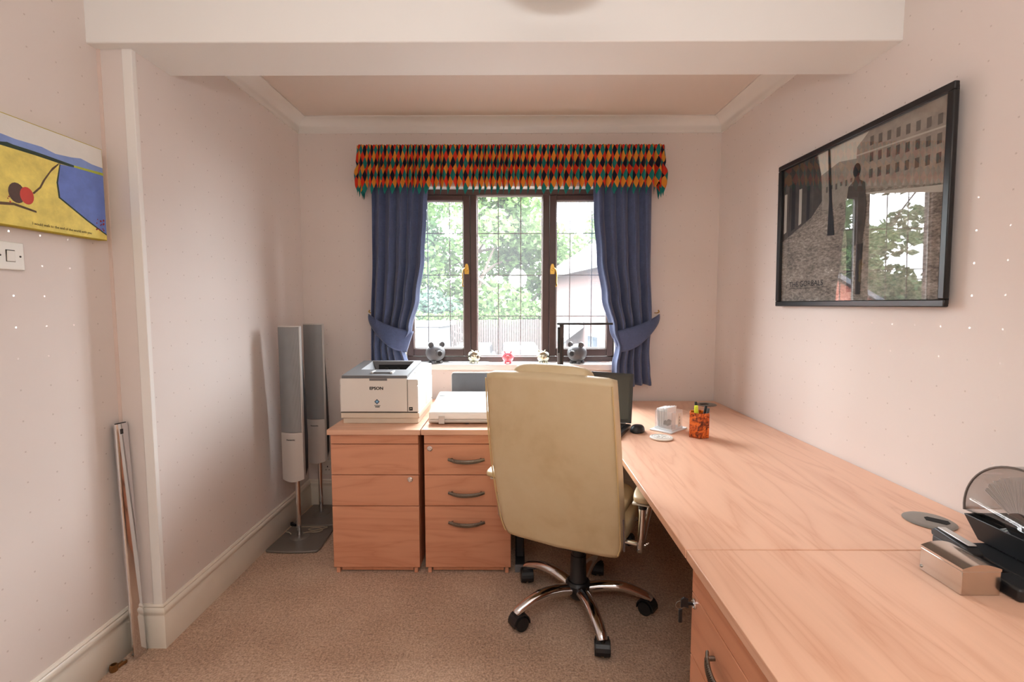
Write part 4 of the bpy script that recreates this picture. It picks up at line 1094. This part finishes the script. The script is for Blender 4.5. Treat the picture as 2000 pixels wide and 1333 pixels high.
cpoly([(1.40, 1.700), (1.50, 1.712), (1.57, 1.700), (1.57, 1.694), (1.50, 1.704), (1.40, 1.690)], 6)
rp = random.Random(4)
for k in range(40):
    if k < 16: y, z = rp.uniform(1.785, 1.828), rp.uniform(1.672, 1.722)
    else: y, z = rp.uniform(1.30, 1.49), rp.uniform(1.70, 1.765)
    r_ = rp.uniform(.002, .0045); cpoly([(y+r_*math.cos(a_), z+r_*math.sin(a_)) for a_ in [2*PI*q/6 for q in range(6)]], 9 if k < 16 or k % 3 else 8)
pt = obj('painted_scene', bm, CM, cvs, label='painted yellow and blue fields under a white sky')
text('I would walk to the end of the world with you', .0125, mat('handwriting_ink', (58, 48, 30), .7), pt, (.552, -.0362, .0145), (R(90), 0, R(0)), align='LEFT', sx=.92, ext=.0001)

sw = thing('light_switch', 'white square light switch below the canvas painting', 'switch', (XN+.001, 1.503, 1.551), PI/2)
SWM = mat('switch_white', (232, 230, 222), .35)
fp = obj('face_plate', BX(-.0435, .0435, -.009, 0, -.0435, .0435), SWM, sw, bevel=.003)
obj('rocker', BX(-.012, .012, -.013, -.0092, -.0165, .0165, M=Matrix.Rotation(R(4), 4, 'X')), SWM, sw, bevel=.0015)
obj('rocker_gap', BX(-.0138, .0138, -.0096, -.0090, -.0183, .0183), mat('gap_dark', (62, 58, 56), .7), sw)
bm = NB()
for s_ in (-1, 1): lathe(bm, [(0, 0), (.0034, 0), (.0026, .0012), (0, .0014)], 12, M=Matrix.Translation((s_*.0302, -.0092, 0)) @ Matrix.Rotation(PI/2, 4, 'X'))
split('screw', bm, mat('screw_dark', (70, 66, 62), .4, .8), sw)

so = thing('wall_socket', 'white double wall socket low on the back wall, behind the speakers', 'socket', (-1.268, YB-.0005, .266))
obj('face_plate', BX(-.073, .073, -.010, 0, -.052, .052), SWM, so, bevel=.003)
for s_ in (-1, 1):
    bm = NB(); box(bm, s_*.036-.003, s_*.036+.003, -.0108, -.0098, .002, .012)
    for q in (-1, 1): box(bm, s_*.036+q*.011-.003, s_*.036+q*.011+.003, -.0108, -.0098, -.018, -.013)
    split('socket_hole', bm, INK, so); obj('switch_rocker', BX(s_*.018-.006, s_*.018+.006, -.0135, -.0101, .020, .038), SWM, so, bevel=.001)
obj('brand_print', BX(.02, .05, -.0104, -.0101, -.044, -.040), mat('pale_grey', (206, 206, 204), .4), so)

# ------------------------------------------------------------------ leaning bar, floor fitting, cables, ceiling lamp
br = thing('chrome_bar', 'flat chrome bar leaning in the corner by the wall nib', 'bar', (-1.497, 1.825, 0))
dirv = Vector((-.047, .030, .940)); q_ = Vector((0, 0, 1)).rotation_difference(dirv.normalized()).to_matrix().to_4x4()
Mb = Matrix.Translation((0, 0, .002)) @ q_ @ Matrix.Rotation(R(80), 4, 'Z')
obj('tube', prism(NB(), rrect(.027, .0085, .008, 6), 0, .936, tf=lambda p: Mb @ p), CHROME, br, smooth=True)
obj('end_cap', prism(NB(), rrect(.022, .005, .0045, 5), .9365, .938, tf=lambda p: Mb @ p), BLACKM, br)
obj('slot', box(NB(), -.010, .002, -.0090, -.0086, .895, .915, M=Mb), BLACKM, br)
obj('screw', lathe(NB(), [(0, 0), (.004, 0), (.003, .004), (0, .005)], 12, M=Mb @ Matrix.Translation((-.0275, 0, .022)) @ Matrix.Rotation(-PI/2, 4, 'Y')), STEEL, br, smooth=True)
ds = thing('pipe_bracket', 'small brass pipe bracket on the carpet against the near skirting board', 'bracket', (-1.533, 1.742, .0), R(75))
OLD = mat('aged_brass', (146, 106, 66), .4, .8, noise=(60, .3))
obj('collar', lathe(NB(), [(0, .001), (.013, .001), (.0145, .01), (.0125, .026), (.0095, .027), (.0085, .012), (0, .012)], 20), OLD, ds, smooth=True, angle=50)
obj('arm', prism(NB(), [(.010, -.009), (.030, -.007), (.046, -.009), (.046, .009), (.030, .007), (.010, .009)], .002, .016), OLD, ds, bevel=.003)
obj('screw', lathe(NB(), [(0, .0162), (.005, .0162), (.004, .019), (0, .020)], 12, c=(.038, 0, 0)), STEEL, ds, smooth=True)
WIRE = mat('clear_cable', (176, 160, 138), .35); BWIRE = mat('black_cable', (28, 26, 26), .5)
rc = random.Random(2)
def cable(name, label, pts, r, m): return tag(obj(name, tube(NB(), smooth_path(pts, 8), r, 7), m, smooth=True, angle=180), label, 'cable')
cable('speaker_cable', 'beige speaker cable coiled on the nearer speaker base', [(-1.272, 2.81, .028), (-1.250, 2.84, .020), (-1.205, 2.842, .019), (-1.180, 2.868, .019), (-1.205, 2.895, .019), (-1.250, 2.888, .022), (-1.262, 2.860, .026), (-1.225, 2.852, .024), (-1.178, 2.885, .021), (-1.165, 2.905, .020), (-1.215, 2.915, .019), (-1.30, 2.91, .019), (-1.36, 2.905, .019)], .0028, WIRE)
cable('speaker_cable', 'beige speaker cable trailing left across the nearer speaker base', [(-1.350, 2.815, .0175), (-1.36, 2.83, .0175), (-1.375, 2.84, .0175), (-1.392, 2.845, .0175), (-1.398, 2.87, .0175)], .0026, WIRE)
cable('power_cable', 'black cable drooping behind the corner speaker to the left pedestal', [(-1.262, 3.272, .20), (-1.24, 3.262, .14), (-1.19, 3.262, .075), (-1.12, 3.262, .06), (-1.06, 3.262, .065)], .004, BWIRE)
pg = thing('black_plug', 'small black plug lying on the carpet beside the speaker bases', 'plug', (-1.398, 2.952, 0), R(50))
obj('plug_body', BX(-.008, .008, -.028, .028, .001, .022), BLACKP, pg, bevel=.003)
cl_ = thing('ceiling_lamp', 'pale glass bowl ceiling lamp at the top edge of the picture', 'lamp', (.125, 1.45, ZC+.0))
BOWL = mat('opal_glass', (240, 228, 222), .35, trans=.4)
obj('glass_bowl', lathe(NB(), [(r_, z_+.045) for r_, z_ in [(0, -.318), (.06, -.314), (.12, -.298), (.17, -.262), (.19, -.225), (.186, -.222), (.165, -.255), (.118, -.290), (.06, -.306), (0, -.310)]], 40), BOWL, cl_, smooth=True, angle=70)
obj('rod', cyl(NB(), (0, 0, -.27), (0, 0, -.02), .007, 12), BRASS, cl_, smooth=True, angle=60)
obj('ceiling_rose', lathe(NB(), [(0, -.0005), (.06, -.0005), (.055, -.018), (.02, -.026), (0, -.026)], 28), WHITE, cl_, smooth=True, angle=50)

# ------------------------------------------------------------------ outside, seen through the window
GZ = -1.8
def out_(o, label, cat, kind=None, group=None): return tag(o, label, cat, group, kind)
struct(obj('ground', BX(-60, 60, 3.6, 90, GZ-.3, GZ), mat('pale_tarmac', (56, 55, 54), .9, noise=(3, .15))), 'pale driveway outside')
BRICK = bpy.data.materials.new('pink_brick'); BRICK.use_nodes = True; t = NT(BRICK)
bt = t.add('ShaderNodeTexBrick'); bt.inputs['Scale'].default_value = 4; bt.inputs['Color1'].default_value = (*lin((72, 50, 45)), 1); bt.inputs['Color2'].default_value = (*lin((67, 45, 41)), 1); bt.inputs['Mortar'].default_value = (*lin((70, 63, 60)), 1)
tc_ = t.add('ShaderNodeTexCoord'); mp = t.add('ShaderNodeMapping'); mp.inputs['Rotation'].default_value = (R(90), 0, 0); t.link(tc_.outputs['Object'], mp.inputs[0]); t.link(mp.outputs[0], bt.inputs['Vector']); t.link(bt.outputs[0], t.b.inputs['Base Color']); t.b.inputs['Roughness'].default_value = .9
TILE = mat('roof_tile', (66, 55, 52), .85, noise=(5, .15)); OWH = mat('outside_white', (80, 80, 80), .6); DGL = mat('dark_pane', (40, 46, 52), .15)
# house on the right: side wall from far-left corner to near-right corner, roof sloping up to the right
hs = thing('brick_house', 'pale brick house with a lean-to porch seen through the right casement', 'house', (1.55, 20.0, GZ))
ax = Vector((.175, -.985, 0)).normalized(); ay = Vector((.985, .175, 0)).normalized()
Mh = Matrix(((ax.x, ay.x, 0, 0), (ax.y, ay.y, 0, 0), (0, 0, 1, 0), (0, 0, 0, 1)))   # local x along the wall towards us, local y away to the right
EH = 4.45
obj('walls', box(NB(), 0, 9, 0, 6, 0, EH, M=Mh), BRICK, hs)
bm = NB(); prism(bm, [(-.35, EH-.05), (3, EH+2.1), (6.35, EH-.05), (6.35, EH-.2), (3, EH+1.9), (-.35, EH-.2)], -.3, 9.3, tf=lambda p: Mh @ Vector((p.z, p.x, p.y)))
obj('roof', bm, TILE, hs)
obj('gutter', box(NB(), -.3, 9.3, -.45, -.33, EH-.22, EH-.10, M=Mh), OWH, hs)
pts_ = [(-.02, 2.45), (-.02, 2.65), (-.72, 2.1), (-.72, 1.95)]
pc_ = obj('porch_roof', prism(NB(), pts_, 1.2, 4.2, tf=lambda p: Mh @ Vector((p.z, p.x, p.y))), OWH, hs, label='white lean-to porch roof')
obj('porch_post', box(NB(), 4.0, 4.12, -.70, -.58, 0, 2.02, M=Mh), OWH, hs)
wn = obj('window_frame', box(NB(), 4.7, 5.7, -.06, -.004, 1.2, 2.3, M=Mh), OWH, hs)
for q in (0, 1): obj('pane', box(NB(), 4.78+.46*q, 5.16+.46*q, -.075, -.062, 1.28, 2.22, M=Mh), DGL, wn)
# small brick garage out to the left, white flat-roofed shed nearer
gg = thing('brick_garage', 'red brick garage with pitched roof outside to the left', 'garage', (-9.6, 17.5, GZ), R(10))
RB = mat('red_brick_paint', (158, 84, 66), .9, noise=(6, .15))
obj('walls', BX(-2.2, 2.2, 0, 5, 0, 2.6), RB, gg)
obj('gable', prism(NB(), [(-2.2, 2.6), (2.2, 2.6), (0, 4.0)], 0, .25, tf=lambda p: Vector((p.x, p.z, p.y))), RB, gg)
obj('roof', prism(NB(), [(-2.5, 2.42), (0, 4.05), (2.5, 2.42), (2.5, 2.6), (0, 4.25), (-2.5, 2.6)], -.2, 5.2, tf=lambda p: Vector((p.x, p.z, p.y))), mat('slate', (92, 92, 98), .8), gg)
sh = thing('white_shed', 'low white flat-roofed shed seen through the left casement', 'shed', (-4.35, 21.2, GZ), R(-8))
obj('walls', BX(-1.05, 1.05, 0, 2, 0, 2.25), OWH, sh); obj('roof', BX(-1.2, 1.2, -.15, 2.15, 2.25, 2.42), mat('shed_felt', (100, 100, 100), .7), sh)
# close-boarded fence, running away to the right
fn = thing('boarded_fence', 'weathered close-boarded wooden fence behind the parked cars', 'fence', (-6.5, 24.2, GZ), math.atan2(3.0, 14))
FW = mat('fence_wood', (52, 44, 41), .9, noise=(7, .35))
bm = NB(); rf_ = random.Random(9)
for k in range(118): box(bm, k*.125, k*.125+.105, -.012+.014*(k % 2), .012+.014*(k % 2), .05, 2.42+rf_.uniform(-.02, .02))
fb = obj('fence_boards', bm, FW, fn); fb['kind'] = 'stuff'
for k in range(6): obj('fence_post', BX(k*2.9, k*2.9+.1, .03, .13, 0, 2.5), FW, fn)
for z in (.5, 1.9): obj('fence_rail', BX(0, 14.8, .028, .07, z, z+.08), FW, fn)
# foliage: leaf cards scattered in clumps
def leafmat(n, c, tr=.35):
    m = bpy.data.materials.new(n); m.use_nodes = True; t = NT(m)
    oi = t.noise(t.coords('Object'), 1.1, 3); l = lin(c)
    cc = t.ramp(oi, [(.3, tuple(x*.65 for x in l)), (.5, l), (.72, tuple(min(1, x*1.5) for x in l))])
    t.link(cc, t.b.inputs['Base Color']); t.b.inputs['Roughness'].default_value = .7
    tl = t.add('ShaderNodeBsdfTranslucent'); t.link(cc, tl.inputs[0]); mx = t.add('ShaderNodeMixShader'); mx.inputs[0].default_value = tr
    o = [q for q in t.n if q.type == 'OUTPUT_MATERIAL'][0]; t.link(t.b.outputs[0], mx.inputs[1]); t.link(tl.outputs[0], mx.inputs[2]); t.link(mx.outputs[0], o.inputs[0])
    return m
def leaves(bm, blobs, n, size, rnd):
    tot = sum(r[0]*r[1]*r[2] for _, r in blobs)
    for c, r in blobs:
        for _ in range(max(8, int(n*r[0]*r[1]*r[2]/tot))):
            while True:
                p = Vector((rnd.uniform(-1, 1), rnd.uniform(-1, 1), rnd.uniform(-1, 1)))
                if .25 < p.length < 1: break
            p = Vector(c)+Vector((p.x*r[0], p.y*r[1], p.z*r[2])); s = size*rnd.uniform(.6, 1.3)
            a = Vector((rnd.gauss(0, 1), rnd.gauss(0, 1), rnd.gauss(0, .7))).normalized(); b = a.orthogonal().normalized(); b = (b*math.cos(rnd.uniform(0, 6))+a.cross(b)*math.sin(rnd.uniform(0, 6))).normalized()
            q = [p-a*s, p+b*s*.55, p+a*s, p-b*s*.55]
            bm.faces.new([bm.verts.new(x) for x in q])
BARK = mat('bark', (84, 74, 66), .95, noise=(9, .2))
def tree(label, x, y, h, crown, n, size, col, seed, trunk=.22, branches=7):
    rnd = random.Random(seed)
    t = thing('tree', label, 'tree', (x, y, GZ), 0, 'trees beyond the fence')
    bm = NB(); tube(bm, smooth_path([(0, 0, 0), (.1, .05, h*.25), (-.1, .1, h*.5), (.15, 0, h*.8)], 5), [trunk*(1-.75*i/15) for i in range(16)], 8)
    obj('trunk', bm, BARK, t, smooth=True)
    blobs = []
    for k in range(crown[3]):
        a = rnd.uniform(0, 2*PI); rr = rnd.uniform(.2, .85)
        blobs.append(((crown[0]*rr*math.cos(a), crown[0]*rr*math.sin(a), crown[1]+crown[2]*rnd.uniform(-.9, .9)), (crown[0]*rnd.uniform(.28, .5),)*2+(crown[2]*rnd.uniform(.2, .36),)))
    bm = NB()
    for k in range(branches):
        e = Vector(blobs[k % len(blobs)][0]); s = Vector((0, .05, h*rnd.uniform(.25, .6))); mid = s.lerp(e, .5)+Vector((0, 0, rnd.uniform(.1, .5)))
        tube(bm, smooth_path([s, mid, e], 5), [trunk*.45*(1-.8*i/10) for i in range(11)], 6)
    obj('branch', bm, BARK, t, smooth=True)
    bm = NB(); leaves(bm, blobs, n, size, rnd); f = obj('foliage', bm, col, t)
    return t
LG1 = leafmat('leaf_fresh', (78, 102, 54)); LG2 = leafmat('leaf_mid', (66, 92, 54)); LG3 = leafmat('leaf_cool', (74, 96, 80))
tree('tall leafy tree with a bare low branch behind the fence', -2.6, 29, 11, (4.6, 7.2, 4.6, 26), 14000, .20, LG1, 21, .30, 12)
tree('broad mid-green tree seen through the left casement', -8.2, 30, 10, (4.4, 6.6, 4.4, 24), 11000, .20, LG2, 22)
tree('round pale tree to the right of the middle pane', 2.6, 33, 9, (4.2, 5.2, 4.0, 20), 11000, .20, LG1, 23)
tree('distant bluish tree above the brick house roof', 8.0, 36, 11, (5.0, 6.6, 4.4, 20), 7000, .28, LG3, 24)
tree('bushy tree beside the brick garage, mirrored in the poster glass', -13.6, 24.5, 8, (3.6, 5.0, 3.4, 22), 5500, .24, LG1, 25)
tree('tall tree far left of the brick garage', -20.5, 30, 10, (4.6, 6.6, 4.4, 22), 5000, .3, LG2, 26)
def shrub(label, x, y, r, n, col, seed):
    rnd = random.Random(seed); t = thing('shrub', label, 'shrub', (x, y, GZ), 0, 'shrubs above the fence')
    bm = NB(); leaves(bm, [((rnd.uniform(-.5, .5)*r[0], rnd.uniform(-.4, .4)*r[1], r[2]*rnd.uniform(.5, 1.0)), (r[0]*.55, r[1]*.55, r[2]*.55)) for _ in range(9)], n, .17, rnd)
    obj('foliage', bm, col, t); obj('stem', cyl(NB(), (0, 0, 0), (0, 0, r[2]*.8), .07, 8), BARK, t)
shrub('dark rounded shrub behind the hedge in the middle pane', -1.4, 27.6, (1.9, 1.0, 2.6), 3500, LG2, 31)
shrub('yellow-green shrub behind the hedge right of the middle pane', 1.6, 28.2, (2.0, 1.0, 2.4), 3500, LG1, 32)
shrub('bluish shrub rising over the white shed', -4.8, 26.8, (2.2, 1.0, 2.7), 3500, LG3, 33)
shrub('loose shrub at the far left of the left casement', -7.6, 27, (2.0, 1.0, 2.5), 3000, LG2, 34)
rnd = random.Random(41); bm = NB()
leaves(bm, [((-6.5+k*.5, 25.0+k*.107, GZ+2.45+.12*math.sin(k)), (.45, .35, .42)) for k in range(26)], 7000, .10, rnd)
out_(obj('hedge', bm, LG1), 'trimmed leafy hedge showing over the fence top', 'hedge')
# parked cars
def car(label, x, y, rz, paint_c):
    t = thing('car', label, 'car', (x, y, GZ), rz, 'parked cars'); P = mat('car_'+str(paint_c[0]), paint_c, .25, coat=.6)
    side = [(-2.1, .35), (-2.1, .75), (-1.95, .9), (-1.25, .98), (-.65, 1.42), (.75, 1.46), (1.45, 1.02), (1.95, .92), (2.1, .7), (2.1, .35)]
    bm = NB(); prism(bm, side, -.82, .82, tf=lambda p: Vector((p.x, p.z*(1 if p.y < 1 else .86), p.y)))
    obj('body', bm, P, t, bevel=.05, seg=3)
    for (a0, a1) in (((-1.18, 1.02), (-.68, 1.38)), ((.82, 1.40), (1.36, 1.06))):
        n = Vector((-(a1[1]-a0[1]), 0, a1[0]-a0[0])).normalized()*.012
        obj('windscreen', prism(NB(), [(a0[0], a0[1]), (a1[0], a1[1]), (a1[0]+n.x, a1[1]+n.z), (a0[0]+n.x, a0[1]+n.z)], -.62, .62, tf=lambda p: Vector((p.x, p.z, p.y))), DGL, t)
    for s_ in (-1, 1):
        obj('side_window', prism(NB(), [(-1.0, 1.02), (-.6, 1.36), (.7, 1.38), (1.2, 1.04)], .725*s_, .745*s_, tf=lambda p: Vector((p.x, p.z, p.y))), DGL, t)
        for xx in (-1.3, 1.3): obj('wheel', cyl(NB(), (xx, s_*.62, .31), (xx, s_*.83, .31), .31, 20), BLACKM, t, smooth=True, angle=50)
car('silver car parked by the fence, left of the middle pane', -1.8, 21.5, R(88), (86, 88, 90))
car('white car parked by the fence behind the pink pig', .25, 21.8, R(92), (100, 100, 100))
